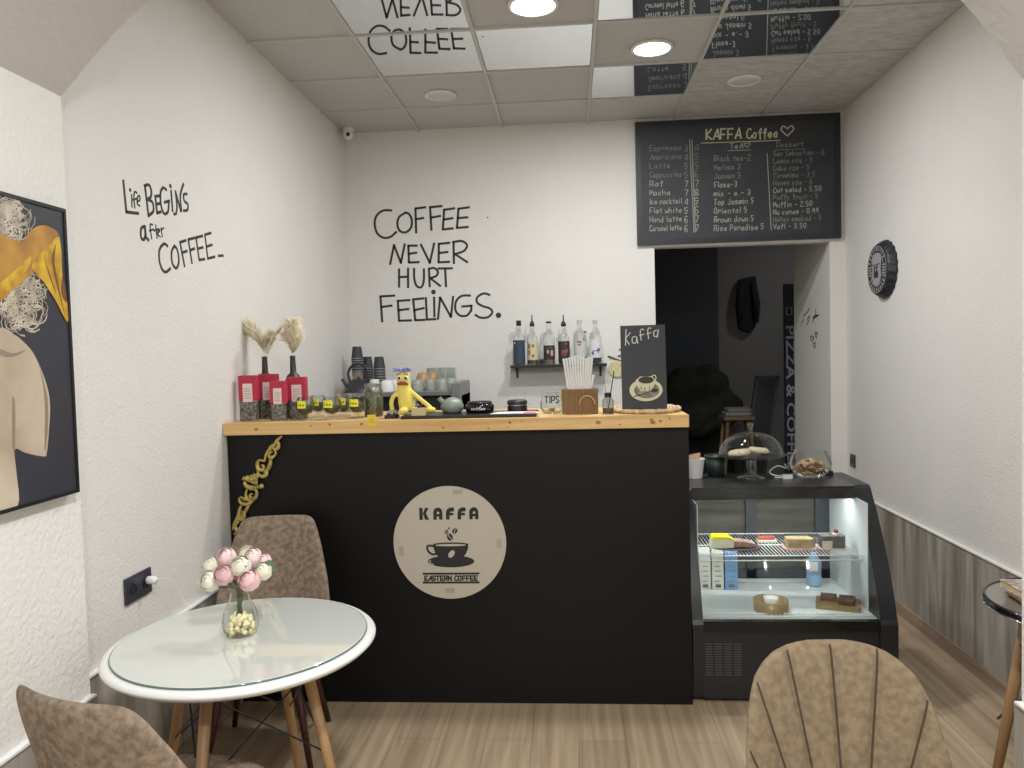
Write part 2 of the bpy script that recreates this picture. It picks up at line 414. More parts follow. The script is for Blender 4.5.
# ------------------------------------------------------------------ writing on the walls
def trace(words, z0, sc, plane, w, N, thing_name, label, cat='lettering', parent=None, mat=None, rad=None, thin=None):
    b = nb()
    for cur, pts in words:
        q = [at(z0[0] + x * sc, z0[1] + y * sc, **plane) for x, y in pts]
        if cur: q = smooth_path(q, 5)
        cx_, cy_ = sum(p[0] for p in pts) / len(pts), sum(p[1] for p in pts) / len(pts)
        ribbon(b, q, w * (.58 if thin and thin(cx_, cy_) else 1), N)
    for (x, y, r) in (rad or []):
        N_ = Vector(N); U = Vector((0, 0, 1)).cross(N_).normalized()
        disc_stroke(b, at(z0[0] + x * sc, z0[1] + y * sc, **plane), r, U, (0, 0, 1), N)
    return setp(obj(thing_name, b, mat or INK), label, cat)
L_, K_ = False, True
coffee = [
 (K_, [(150, 88), (105, 88), (68, 115), (55, 160), (68, 215), (105, 243), (145, 238), (178, 210)]),
 (K_, [(232, 100), (195, 125), (184, 165), (197, 203), (232, 212), (262, 185), (266, 140), (250, 108), (228, 100)]),
 (L_, [(343, 70), (287, 77), (291, 214)]), (L_, [(288, 138), (332, 131)]),
 (L_, [(436, 63), (370, 70), (378, 199)]), (L_, [(374, 129), (428, 119)]),
 (L_, [(508, 76), (450, 84), (443, 196), (500, 190)]), (L_, [(447, 140), (498, 132)]),
 (L_, [(592, 70), (532, 78), (523, 187), (585, 182)]), (L_, [(528, 131), (583, 127)]),
 (L_, [(143, 393), (165, 285), (204, 386), (226, 280)]),
 (L_, [(295, 288), (247, 288), (250, 384), (306, 382)]), (L_, [(248, 335), (293, 328)]),
 (L_, [(318, 282), (369, 386), (393, 276)]),
 (L_, [(480, 272), (420, 278), (419, 383), (479, 380)]), (L_, [(420, 330), (470, 324)]),
 (L_, [(503, 268), (506, 388)]), (K_, [(500, 268), (550, 262), (580, 285), (562, 318), (512, 336)]), (L_, [(512, 336), (582, 382)]),
 (L_, [(194, 422), (194, 522)]), (L_, [(245, 418), (245, 525)]), (L_, [(194, 467), (245, 465)]),
 (K_, [(279, 420), (281, 480), (295, 518), (320, 524), (334, 490), (335, 422)]),
 (L_, [(364, 420), (368, 520)]), (K_, [(362, 420), (395, 416), (415, 438), (403, 462), (370, 472)]), (L_, [(370, 472), (428, 517)]),
 (L_, [(418, 418), (495, 417)]), (L_, [(456, 420), (461, 520)]),
 (L_, [(167, 572), (88, 577), (98, 720)]), (L_, [(92, 637), (152, 629)]),
 (L_, [(254, 598), (187, 602), (194, 715), (263, 713)]), (L_, [(190, 655), (248, 648)]),
 (L_, [(333, 588), (274, 594), (286, 712), (340, 710)]), (L_, [(280, 655), (335, 643)]),
 (L_, [(346, 585), (352, 708), (402, 706)]), (L_, [(393, 583), (395, 692)]),
 (L_, [(415, 705), (427, 583), (489, 693), (501, 578)]),
 (K_, [(598, 572), (550, 574), (518, 605), (515, 655), (540, 685), (580, 685), (604, 655)]), (L_, [(552, 634), (606, 630), (604, 658)]),
 (K_, [(708, 568), (675, 560), (640, 580), (637, 610), (670, 632), (710, 645), (724, 668), (700, 694), (660, 698), (628, 682)])]
trace(coffee, (365, 195), 150 / 853, dict(y=YB), .016, (0, -1, 0), 'wall_lettering', 'black hand-painted COFFEE NEVER HURT FEELINGS on the back wall', rad=[(389, 552, .017), (759, 684, .02), (697, 128, .005)])
life = [
 (L_, [(92, 75), (113, 293)]), (L_, [(113, 293), (196, 303)]), (L_, [(150, 172), (153, 258)]),
 (K_, [(187, 160), (172, 152), (166, 190), (172, 264)]), (L_, [(158, 208), (190, 198)]),
 (K_, [(188, 222), (208, 208), (205, 180), (192, 190), (190, 235), (208, 250)]),
 (L_, [(243, 112), (268, 320)]), (K_, [(240, 110), (272, 105), (288, 150), (282, 190), (256, 205)]), (K_, [(256, 205), (295, 225), (302, 285), (268, 320)]),
 (L_, [(348, 180), (315, 184), (328, 300), (354, 292)]), (L_, [(322, 240), (350, 232)]),
 (K_, [(392, 138), (370, 124), (352, 160), (356, 250), (378, 305), (404, 290), (410, 225)]), (L_, [(380, 226), (414, 216)]),
 (L_, [(426, 145), (436, 286)]), (K_, [(447, 308), (462, 300), (466, 240), (456, 150)]), (L_, [(456, 150), (494, 288)]), (K_, [(498, 285), (490, 180), (512, 98)]),
 (K_, [(536, 168), (514, 172), (518, 215), (542, 240), (540, 278), (514, 284)]),
 (K_, [(238, 395), (216, 410), (216, 470), (236, 486), (246, 450), (242, 392)]), (L_, [(242, 392), (250, 470), (268, 490)]),
 (K_, [(296, 382), (280, 380), (282, 420), (290, 480)]), (L_, [(274, 425), (304, 414)]),
 (L_, [(318, 385), (328, 478)]), (L_, [(306, 425), (336, 412)]), (K_, [(332, 440), (346, 425), (338, 412), (334, 450), (350, 466)]), (L_, [(356, 405), (364, 466)]), (L_, [(356, 420), (374, 405)]),
 (K_, [(400, 530), (375, 516), (344, 560), (345, 640), (368, 700), (392, 712), (420, 688)]),
 (K_, [(450, 530), (430, 570), (434, 650), (462, 686), (480, 640), (470, 560), (448, 530)]),
 (L_, [(528, 492), (488, 505), (520, 672)]), (L_, [(500, 578), (536, 566)]),
 (L_, [(590, 474), (546, 486), (572, 650)]), (L_, [(560, 560), (590, 548)]),
 (L_, [(646, 460), (600, 472), (622, 628), (660, 622)]), (L_, [(612, 550), (648, 540)]),
 (L_, [(704, 440), (662, 452), (682, 618), (730, 606)]), (L_, [(674, 535), (712, 522)]),
 (L_, [(757, 598), (764, 600)]), (L_, [(770, 598), (776, 600)]), (L_, [(782, 596), (790, 598)])]
trace(life, (110, 170), 125 / 873, dict(x=XL), .0115, (1, 0, 0), 'wall_lettering', 'black hand-painted Life BEGINS after COFFEE on the left wall', rad=[(140, 140, .007), (421, 112, .009)], thin=lambda x, y: (y < 270 and 130 < x < 215) or (365 < y < 500 and 270 < x < 380))
sig = [(L_, [(215, 200), (190, 245), (150, 285)]), (L_, [(120, 390), (150, 320)]), (K_, [(185, 380), (210, 330), (215, 290), (200, 300), (195, 330)]), (L_, [(280, 215), (282, 260), (250, 350)]),
       (K_, [(250, 310), (285, 280), (300, 275), (285, 300), (255, 305)]), (L_, [(262, 290), (318, 275)]),
       (K_, [(240, 560), (225, 520), (240, 505), (250, 525), (262, 512), (255, 540), (240, 560)]), (K_, [(288, 525), (275, 480), (285, 462), (292, 475), (300, 465), (298, 490), (288, 525)]), (K_, [(272, 640), (255, 590), (265, 578), (280, 585), (272, 640)])]
trace(sig, (790, 290), 60 / 658, dict(x=DR), .009, (-1, 0, 0), 'wall_lettering', 'black signature and little hearts drawn on the doorway side')

# ------------------------------------------------------------------ menu board over the doorway
BX0, BX1, BZ0, BZ1, BY = .482, 1.852, 2.293, 3.132, YB - .035
mb = thing('menu_board', 'large black chalk menu board headed KAFFA Coffee above the doorway', 'menu board', ((BX0 + BX1) / 2, YB, BZ0))
obj('board_panel', bx(BX0 + .03, BX1 - .03, BY + .006, YB - .002, BZ0 + .03, BZ1 - .03), CHALKB, mb)
b = nb()
box(b, BX0, BX1, BY, YB - .001, BZ0, BZ0 + .035); box(b, BX0, BX1, BY, YB - .001, BZ1 - .035, BZ1)
box(b, BX0, BX0 + .035, BY, YB - .001, BZ0 + .035, BZ1 - .035); box(b, BX1 - .035, BX1, BY, YB - .001, BZ0 + .035, BZ1 - .035)
obj('frame', b, M('board_frame', (36, 37, 41), .5), mb)
def mbq(x0, y0, x1, y1):     # a box of the zoom of the board (630,100)-(850,265), 1024 wide
    s = 220 / 1024; g = lambda x, y: at(630 + x * s, 100 + y * s, y=BY + .006)
    return quadmap(g(x0, y1), g(x1, y1 - (x1 - x0) * .035), g(x0, y0), g(x1, y0 - (x1 - x0) * .035))
NB_ = (0, -1, 0)
b = nb(); write(b, 'KAFFA', mbq(355, 138, 515, 184), .010, NB_, jit=.15); write(b, 'Coffee', mbq(545, 135, 690, 178), .008, NB_, jit=.15)
write(b, '♥', mbq(705, 122, 755, 168), .008, NB_)
q = mbq(330, 190, 700, 201); ribbon(b, [q(0, 0), q(1, 0)], .004, NB_)
obj('chalk_heading', b, CHALKY, mb)
b = nb(); bf = nb()
c1 = [('Espresso', 3), ('Americano', 4), ('Latte', 5), ('Cappuccino', 5), ('Raf', 7), ('Mocha', 7), ('Ice cocktail', 4), ('Flat white', 5), ('Hand latte', 6), ('Caramel latte', 6)]
c1b = '4556785677'
for i, (t_, p_) in enumerate(c1):
    y = 212 + i * 41.5; tgt = b if i > 3 else bf
    write(tgt, t_, mbq(92, y, 92 + min(150, 17 * len(t_) + 12), y + 25), .0045, NB_, jit=.3)
    write(tgt, str(p_), mbq(255, y, 272, y + 28), .005, NB_, jit=.2); write(tgt, c1b[i], mbq(302, y - 4, 322, y + 26), .0055 if i > 4 else .004, NB_, jit=.2)
c2 = ['Black tea-2', 'Melisa 3', 'Jasmin 3', 'Floxe-3', 'mix - e.- 3', 'Top Jasmin 5', 'Oriental 5', 'Brown down 5', 'Rise Paradise 5']
for i, t_ in enumerate(c2):
    y = 260 + i * 40.5
    write(b if i > 2 else bf, t_, mbq(392, y, 392 + 15.5 * len(t_), y + 26), .005, NB_, jit=.3)
write(b, 'TeA', mbq(468, 203, 525, 226), .005, NB_); write(b, '♥', mbq(532, 200, 556, 222), .005, NB_)
q = mbq(455, 230, 560, 236); ribbon(b, [q(0, 0), q(1, 0)], .004, NB_)
c3 = ['San Sebastian - 6', 'Lemon cza - 5', 'Cake cza - 5', 'Tiramisu - 3.5', 'Honey cza - 6', 'Cut salad - 5.50', 'Puffy fruit - 5', 'Muffin - 2.50', 'Nu cones - 0.99', 'Hobey smoked - 5', 'Vafl - 3.50']
write(bf, 'Dessert', mbq(682, 196, 808, 220), .005, NB_, jit=.2); q = mbq(680, 226, 815, 232); ribbon(bf, [q(0, 0), q(1, 0)], .004, NB_)
for i, t_ in enumerate(c3):
    y = 238 + i * 34
    write(b if i in (5, 7, 8, 10) else bf, t_, mbq(668, y, 668 + 14 * len(t_), y + 23), .0046, NB_, jit=.3)
for (x0, y0, x1, y1) in ((277, 185, 298, 615), (288, 185, 304, 615), (638, 248, 657, 605)):
    s = 220 / 1024; ribbon(b, [at(630 + x0 * s, 100 + y0 * s, y=BY + .006), at(630 + x1 * s, 100 + y1 * s, y=BY + .006)], .005, NB_)
obj('chalk_list', b, M('chalk_list_mat', (158, 158, 146), .9), mb); obj('faded_chalk_list', bf, CHALKD, mb)

# small camera up in the corner
t = thing('security_camera', 'small white dome camera in the left back ceiling corner', 'security camera', (-1.50, 5.36, H))
b = nb(); lathe(b, [(.04, 0), (.04, -.02), (.03, -.025)], (-1.50, 5.36, H), 20); obj('mount', b, WHITEP, t)
b = nb(); ball(b, (-1.50, 5.34, H - .05), .036); obj('housing', b, WHITEP, t, smooth=True)
b = nb(); ball(b, (-1.492, 5.312, H - .055), .014); obj('lens', b, BLACKG, t, smooth=True)

# bottle-cap sign on the right wall
cc = Vector((XR, 4.80, 2.012))
t = thing('bottle_cap_sign', 'round black bottle-cap metal sign with 66 shield on the right wall', 'wall sign', cc)
b = nb(); n = 84; rings = []
for (r, x, amp) in ((.172, -.002, .0045), (.169, -.012, .0045), (.156, -.040, .002), (.146, -.054, 0), (.142, -.053, 0), (0, -.051, 0)):
    if r == 0: rings.append([b.verts.new(cc + Vector((x, 0, 0)))])
    else: rings.append([b.verts.new(cc + Vector((x, (r + amp * math.cos(21 * 2 * PI * i / n)) * math.cos(2 * PI * i / n), (r + amp * math.cos(21 * 2 * PI * i / n)) * math.sin(2 * PI * i / n)))) for i in range(n)])
for A, B in zip(rings, rings[1:]):
    for i in range(n):
        if len(B) == 1: b.faces.new((A[i], A[(i + 1) % n], B[0]))
        else: b.faces.new((A[i], A[(i + 1) % n], B[(i + 1) % n], B[i]))
b.faces.new(rings[0])
obj('cap', b, M('cap_black', (38, 40, 46), .45, vary=.15, scale=20), t, smooth=True)
NX = (-1, 0, 0); U_ = Vector((0, -1, 0)); V_ = Vector((0, 0, 1)); cf = cc + Vector((-.0535, 0, 0))
b = nb()
for rr in (.137, .098):
    ribbon(b, [cf + (U_ * math.cos(a) + V_ * math.sin(a)) * rr for a in [2 * PI * k / 48 for k in range(49)]], .004, NX)
obj('ring', b, M('cap_grey', (170, 170, 172), .5), t)
sh = [(-.055, .085), (0, .095), (.055, .085), (.07, .05), (.062, 0), (.07, -.04), (.045, -.08), (0, -.10), (-.045, -.08), (-.07, -.04), (-.062, 0), (-.07, .05)]
b = nb(); prism(b, sh, lambda p, k: cf + U_ * p[0] + V_ * p[1] * 1.05 + Vector(NX) * (.001 + .002 * k)); obj('shield', b, M('shield_grey', (158, 156, 158), .5), t)
b = nb()
for k in range(4):
    for s in (-1, 1): ribbon(b, [cf + U_ * s * .078 + V_ * (.02 - .016 * k), cf + U_ * s * .125 + V_ * (.02 - .016 * k)], .006, NX)
for k in range(26):
    a = 2 * PI * k / 26 + .1
    if abs(math.sin(a)) > .35: ribbon(b, [cf + (U_ * math.cos(a) + V_ * math.sin(a)) * .113, cf + (U_ * math.cos(a) + V_ * math.sin(a)) * .128], .009, NX)
obj('ring_mark', b, MATS['cap_grey'], t)
b = nb(); cs = cf + Vector((-.0035, 0, 0))
write(b, '66', quadmap(cs + U_ * -.03 + V_ * -.045, cs + U_ * .03 + V_ * -.045, cs + U_ * -.03 + V_ * .015, cs + U_ * .03 + V_ * .015), .010, NX)
ribbon(b, [cs + U_ * -.055 + V_ * .03, cs + U_ * .055 + V_ * .03], .004, NX); obj('number', b, BLACKM, t)

# sockets
def socket(c, dy, dz, N, label, holes):
    t = thing('wall_socket', label, 'socket', c)
    x0, x1 = (c[0], c[0] + .010) if N > 0 else (c[0] - .010, c[0])
    obj('plate', bx(x0, x1, c[1] - dy / 2, c[1] + dy / 2, c[2] - dz / 2, c[2] + dz / 2), M('anthracite_plastic', (50, 52, 62), .35), t, bevel=.002)
    for hy in holes:
        b = nb(); lathe(b, [(.021, 0), (.021, .002 * N), (.018, .003 * N), (.018, .0012 * N), (0, .0012 * N)], (c[0] + .010 * N, c[1] + hy, c[2]), 24, axis='x')
        obj('outlet', b, M('socket_well', (34, 35, 42), .4), t)
    return t
socket((XL, 2.640, .775), .165, .092, 1, 'anthracite double socket on the left wall beside the table', (-.04, .04))
socket((XR, 5.36, .785), .085, .085, -1, 'anthracite socket on the right wall beyond the display case', (0,))
t = thing('phone_charger', 'white charger with thin cable plugged in above the white table', 'charger', (XL + .012, 2.685, .782))
b = nb(); lathe(b, [(.011, .003), (.015, .008), (.015, .032), (.010, .040), (.0, .040)], (XL + .010, 2.685, .782), 18, axis='x'); obj('plug', b, WHITEP, t, smooth=True)
b = nb(); tube(b, smooth_path([(XL + .048, 2.685, .782), (XL + .070, 2.70, .785), (XL + .090, 2.72, .765), (XL + .105, 2.735, .72), (XL + .14, 2.73, .64), (XL + .12, 2.70, .45), (XL + .10, 2.66, .2), (XL + .12, 2.6, .006)]), .0014, 6)
obj('cable', b, WHITEP, t, smooth=True)

# ------------------------------------------------------------------ picture on the left pier
PX = PXL + .032
pc = thing('framed_picture', 'framed picture of a blonde curly figure in golden cloth on black', 'picture', (PXL, 1.65, 1.19))
z0, z1, y0, y1 = 1.203, 2.023, 1.10, 2.150
obj('backing', bx(PXL, PX - .004, y0 + .004, y1 - .004, z0 + .004, z1 - .004), M('picture_ground', (52, 52, 60), .45, vary=.06, scale=3), pc)
b = nb(); fw = .010
box(b, PXL, PX, y0, y1, z0, z0 + fw); box(b, PXL, PX, y0, y1, z1 - fw, z1); box(b, PXL, PX, y0, y0 + fw, z0 + fw, z1 - fw); box(b, PXL, PX, y1 - fw, y1, z0 + fw, z1 - fw)
obj('frame', b, M('picture_frame', (28, 28, 31), .4), pc)
def pk(x, y): return at(x * 90 / 209, 190 + y * 330 / 768, x=PX - .004)
def patch(name, polys, mat, lift=0):
    b = nb()
    for pl in polys:
        q = [pk(p_.x, p_.y) for p_ in smooth_path([(x, y, 0) for x, y in pl + pl[:1]], 4)[:-1]]
        prism(b, q, lambda p, k: p + Vector((lift + .0006 * k, 0, 0)))
    return obj(name, b, mat, pc)
SKIN = M('painted_skin', (196, 182, 160), .5, col2=(170, 152, 132), scale=5)
patch('painted_body', [[(-90, 330), (0, 320), (30, 335), (45, 345), (70, 370), (85, 395), (100, 430), (112, 470), (116, 510), (113, 560), (108, 612), (100, 620), (60, 612), (34, 604), (38, 660), (40, 737), (-20, 760), (-90, 770)]], SKIN)
patch('painted_shade', [[(88, 400), (95, 430), (101, 470), (104, 520), (103, 600), (106, 600), (110, 560), (111, 510), (107, 470)], [(28, 480), (34, 500), (34, 604), (28, 590)], [(0, 370), (30, 380), (60, 372), (30, 388), (0, 384)]], M('painted_fold', (140, 122, 108), .5), .0007)
b = nb(); rnd = random.Random(3)
hc = M('painted_hair', (200, 190, 172), .5, col2=(150, 138, 122), scale=30)
for cx, cy, rx, ry, nn in ((10, 80, 45, 60, 170), (50, 250, 46, 75, 260), (0, 180, 50, 60, 90), (20, 50, 22, 30, 60)):
    for _ in range(nn):
        x, y = cx + rnd.uniform(-rx, rx), cy + rnd.uniform(-ry, ry)
        if ((x - cx) / rx) ** 2 + ((y - cy) / ry) ** 2 > 1: continue
        a = rnd.uniform(0, 6.28); r = rnd.uniform(8, 30)
        ribbon(b, [pk(x + r * math.cos(a + k * .55) * (1 - k * .07), y + r * math.sin(a + k * .55) * (1 - k * .07)) for k in range(7)], rnd.uniform(.0012, .0035), (1, 0, 0), .0003, 0, .0008 + .00001 * (_ % 40))
obj('painted_hair', b, hc, pc)
patch('painted_cloth', [[(-90, 60), (-20, 95), (20, 112), (50, 118), (75, 90), (100, 82), (125, 92), (134, 105), (125, 125), (95, 150), (80, 185), (50, 215), (25, 235), (0, 258), (-60, 300), (-90, 310)]], M('painted_brown_cloth', (150, 104, 48), .45, col2=(186, 140, 60), scale=9), .0016)
patch('painted_gold', [[(0, 215), (30, 190), (60, 160), (75, 150), (60, 185), (25, 232), (0, 256)], [(136, 108), (141, 150), (142, 190), (148, 230), (154, 262), (155, 308), (130, 262), (100, 215), (72, 180), (90, 150), (112, 130), (126, 112)]], M('painted_gold_cloth', (214, 178, 52), .4, col2=(170, 124, 40), scale=18), .0022)
patch('painted_fold_line', [[(128, 125), (118, 160), (126, 205), (148, 290), (132, 215), (124, 165)], [(100, 150), (108, 180), (128, 240), (112, 200)], [(142, 200), (150, 232), (152, 262), (140, 240)]], M('painted_dark_fold', (110, 74, 38), .5), .0029)

# ------------------------------------------------------------------ counter
CY0, CY1, CZ = 3.41, 3.90, 1.235; CXR = .506; TY0, TY1, TZ = 3.375, 3.945, 1.288
ct = thing('service_counter', 'matte black bar counter with pine top and round KAFFA sign', 'counter', (-.53, 3.65, 0))
obj('body', bx(XL + .004, CXR, CY0, CY1, .0, CZ), BLACK, ct)
b = nb(); box(b, XL + .002, CXR - .002, TY0, TY1, CZ, TZ)
rnd = random.Random(5)
for _ in range(13):
    x = rnd.uniform(XL + .1, CXR - .05); z = rnd.uniform(CZ + .01, TZ - .01); r = rnd.uniform(.003, .007)
    disc_stroke(b, (x, TY0 + .0002, z), r * 1.3, (1, 0, 0), (0, 0, 1), (0, -1, 0), t=.0006, n=10, rv=r, mi=1)
for x, z in ((.115, 1.262), (.35, 1.258)): disc_stroke(b, (x, TY0 + .0002, z), .012, (1, 0, 0), (0, 0, 1), (0, -1, 0), t=.0006, n=10, rv=.008, mi=1)
obj('worktop', b, [PINE, M('pine_knot', (158, 108, 62), .6)], ct)
# round sign on the counter front
sc_ = Vector((-.557, CY0, .733)); R_ = .2545
sg = thing('round_sign', 'round cream KAFFA EASTERN COFFEE sign with cup on the black counter', 'sign', sc_)
b = nb(); lathe(b, [(R_, 0), (R_, -.006), (0, -.006)], sc_, 72, axis='y'); obj('disc', b, M('cream_board', (186, 178, 162), .5), sg)
SIGNB = M('sign_black', (34, 33, 35), .6); CR = MATS['cream_board']
def sz(x, y): return Vector((sc_.x + (x - 389) * .2545 / 303, CY0 - .006, sc_.z - (y - 393) * .2545 / 303))
b = nb(); N_ = (0, -1, 0)
def sgr(pts, w, cur=False): 
    q = [sz(*p) for p in pts]
    ribbon(b, smooth_path(q, 5) if cur else q, w, N_)
LW = .019
def spoly(x0, pts):
    prism(b, [sz(x0 + x, 205 + y) for x, y in pts], lambda p, k: p + Vector((0, -.0012 * k, 0)))
spoly(231, [(0, 0), (18, 0), (18, 64), (0, 64)]); spoly(231, [(19, 31), (32, 0), (50, 0), (36, 31), (52, 64), (31, 64)])
for x0 in (306, 499): spoly(x0, [(0, 64), (0, 22), (6, 8), (18, 0), (34, 0), (45, 9), (49, 24), (49, 64), (31, 64), (31, 48), (18, 48), (18, 64)])
for x0 in (374, 436): spoly(x0, [(0, 64), (0, 26), (7, 9), (22, 0), (44, 0), (44, 20), (24, 22), (21, 28), (40, 28), (40, 42), (19, 42), (19, 64)])
obj('heading', b, SIGNB, sg)
b = nb()
cup = [(301, 400), (303, 425), (312, 452), (335, 480), (360, 492), (430, 492), (455, 478), (476, 452), (487, 425), (489, 400)]
prism(b, [sz(*p) for p in cup], lambda p, k: p + Vector((0, -.0012 * k, 0)))
disc_stroke(b, sz(395, 402), .079, (1, 0, 0), (0, 0, 1), N_, rv=.0085, n=32)
disc_stroke(b, sz(394, 494), .105, (1, 0, 0), (0, 0, 1), N_, t=.0009, rv=.027, n=40)
ribbon(b, smooth_path([sz(304, 412), sz(282, 408), sz(268, 414), sz(274, 440), sz(296, 456), sz(314, 452)]), .009, N_)
for x, y, r, a in ((392, 364, .0150, .4), (419, 331, .0125, -.7), (374, 335, .0095, .2)):
    U = Vector((math.cos(a), 0, math.sin(a))); V = Vector((-math.sin(a), 0, math.cos(a)))
    disc_stroke(b, sz(x, y), r * .85, U, V, N_, rv=r * 1.15, n=18)
ribbon(b, [sz(386, 320), sz(390, 312)], .005, N_)
obj('cup_picture', b, SIGNB, sg)
b = nb(); disc_stroke(b, sz(398, 454), .012, (.8, 0, -.6), (.6, 0, .8), N_, t=.0012, rv=.019, n=20, lift=.001)
disc_stroke(b, sz(394, 406), .070, (1, 0, 0), (0, 0, 1), N_, t=.0010, rv=.0052, n=32, lift=.001)
for x, y, r, a in ((392, 364, .0150, .4), (419, 331, .0125, -.7), (374, 335, .0095, .2)):
    V = Vector((-math.sin(a), 0, math.cos(a))); U = Vector((math.cos(a), 0, math.sin(a)))
    ribbon(b, smooth_path([sz(x, y) - V * r * 1.1, sz(x, y) - V * r * .3 + U * .0025, sz(x, y) + V * r * .3 - U * .0025, sz(x, y) + V * r * 1.1]), .0028, N_, t=.0009, lift=.001)
ribbon(b, smooth_path([sz(285, 488), sz(278, 498), sz(300, 512)]), .0035, N_, t=.0009, lift=.0008)
for x0 in (306, 499): prism(b, [sz(x0 + x, 205 + y) for x, y in ((20, 22), (32, 22), (32, 34), (20, 34))], lambda p, k: p + Vector((0, -.0010 - .0012 * k, 0)))
obj('cup_highlight', b, CR, sg)
b = nb(); ribbon(b, [sz(242, 560), sz(541, 560)], .0085, N_); ribbon(b, [sz(242, 608), sz(541, 608)], .0085, N_)
obj('rule', b, SIGNB, sg)
b = nb(); write(b, 'EASTERN COFFEE', quadmap(sz(250, 597), sz(534, 597), sz(250, 573), sz(534, 573)), .0060, N_, t=.001)
obj('caption', b, SIGNB, sg)
for x, y in ((440, 122), (126, 436), (655, 400), (384, 652)):
    hz = y in (122, 652); hw, hh_ = (.021, .011) if hz else (.011, .022); p = sz(x, y)
    obj('tape_tab', bx(p.x - hw, p.x + hw, p.y - .0008, p.y, p.z - hh_, p.z + hh_), M('sign_tape', (164, 158, 144), .35), sg)

# gilded ornament hanging on the counter front
og = nb(); OY = CY0 - .012
def oz(x, y, d=0): p = at(225 + x * 70 / 538, 430 + y * 100 / 768, y=OY); return Vector((p.x, OY - d, p.z))
def osp(pts, r0, r1, d=0): 
    q = smooth_path([oz(*p, d) for p in pts], 5); m_ = len(q); tube(og, q, [r0 + (r1 - r0) * abs(2 * i / (m_ - 1) - 1) for i in range(m_)], 8)
osp([(440, 45), (405, 75), (385, 110), (350, 140), (318, 190), (305, 235)], .011, .005)
osp([(385, 90), (415, 100), (412, 135), (385, 150), (372, 128)], .009, .005, .005)
osp([(380, 145), (395, 175), (375, 205), (350, 215), (345, 180), (370, 165)], .008, .004, .006)
osp([(345, 190), (350, 250), (330, 300), (300, 330)], .011, .006)
osp([(310, 240), (270, 232), (252, 255), (262, 300), (295, 305), (300, 275), (280, 270)], .011, .004, .004)
osp([(262, 290), (255, 330), (285, 355), (320, 345), (322, 315), (300, 312)], .010, .004, .003)
for k, (x, y) in enumerate(((150, 370), (175, 362), (205, 352), (235, 338), (262, 336))):
    osp([(250, 420), ((x + 240) / 2 - 6, (y + 400) / 2), (x, y), (x - 8, y + 14)], .011, .005, .003 + k * .001)
osp([(150, 395), (160, 425), (200, 445), (250, 440), (285, 430)], .013, .006)
for x, y in ((285, 430), (172, 372), (205, 378), (235, 372)): ball(og, oz(x, y, .006), .012, n=10, m=6)
osp([(190, 450), (235, 455), (248, 490), (235, 520), (205, 525), (195, 500), (215, 490)], .010, .004, .004)
osp([(170, 455), (160, 500), (185, 540), (215, 545), (240, 515)], .009, .005)
osp([(110, 520), (120, 555), (160, 570), (200, 560), (235, 520)], .010, .005, .003)
osp([(112, 525), (130, 515), (150, 530), (165, 520), (170, 545)], .008, .004, .006)
osp([(190, 570), (165, 610), (140, 650), (110, 690)], .010, .006)
osp([(125, 580), (112, 620), (105, 665), (75, 720), (62, 770)], .011, .006)
osp([(130, 620), (155, 650), (140, 685), (110, 680), (118, 655)], .009, .004, .005)
osp([(110, 700), (80, 740), (95, 775), (70, 800)], .010, .005, .003)
setp(obj('gilded_ornament', og, M('aged_gold', (176, 156, 88), .45, .3, vary=.3, scale=40), smooth=True), 'antique gold carved scroll ornament hanging on the counter, above the chair', 'ornament')

# ------------------------------------------------------------------ display case
DX0, DX1, DYB, DZT = CXR + .006, 1.388, 4.10, .912
dc = thing('display_case', 'black refrigerated counter showcase with curved glass front and wire shelf', 'display case', ((DX0 + DX1) / 2, 3.8, 0))
CASEB = M('case_black', (32, 33, 36), .35); LIN = M('case_liner', (206, 210, 208), .4)
front = smooth_path([(3.425, .375, 0), (3.47, .50, 0), (3.55, .655, 0), (3.635, .79, 0), (3.70, .875, 0)], 5)
prof = [(3.44, .02), (3.415, .2), (3.415, .355), (3.425, .375)] + [(p.x, p.y) for p in front[1:]] + [(3.715, .897), (3.735, DZT), (DYB, DZT), (DYB, .02)]
for x0, x1 in ((DX0, DX0 + .046), (DX1 - .075, DX1)):
    b = nb(); prism(b, prof, lambda p, k: (x0 + (x1 - x0) * k, p[0], p[1])); obj('side_panel', b, CASEB, dc)
IX0, IX1 = DX0 + .046, DX1 - .075
obj('base', bx(IX0, IX1, 3.43, DYB, .02, .355), CASEB, dc)
obj('plinth', bx(DX0 + .02, DX1 - .03, 3.48, DYB - .03, 0, .02), BLACKM, dc)
obj('lower_rail', bx(IX0, IX1, 3.412, 3.445, .33, .372), BLACKG, dc)
b = nb(); box(b, IX0, IX1, 3.70, DYB, DZT - .03, DZT); box(b, IX0, IX1, 3.69, 3.735, .855, DZT - .012)
obj('top', b, M('case_top', (40, 40, 42), .3, col2=(62, 61, 60), scale=7), dc)
# vent grille
b = nb()
gx0, gz0 = .565, .075
for c in range(4):
    for r in range(13):
        box(b, gx0 + c * .042, gx0 + c * .042 + .033, 3.426, 3.4302, gz0 + .05 + r * .0115, gz0 + .055 + r * .0115)
obj('vent_grille', b, M('vent_grey', (72, 72, 72), .6), dc)
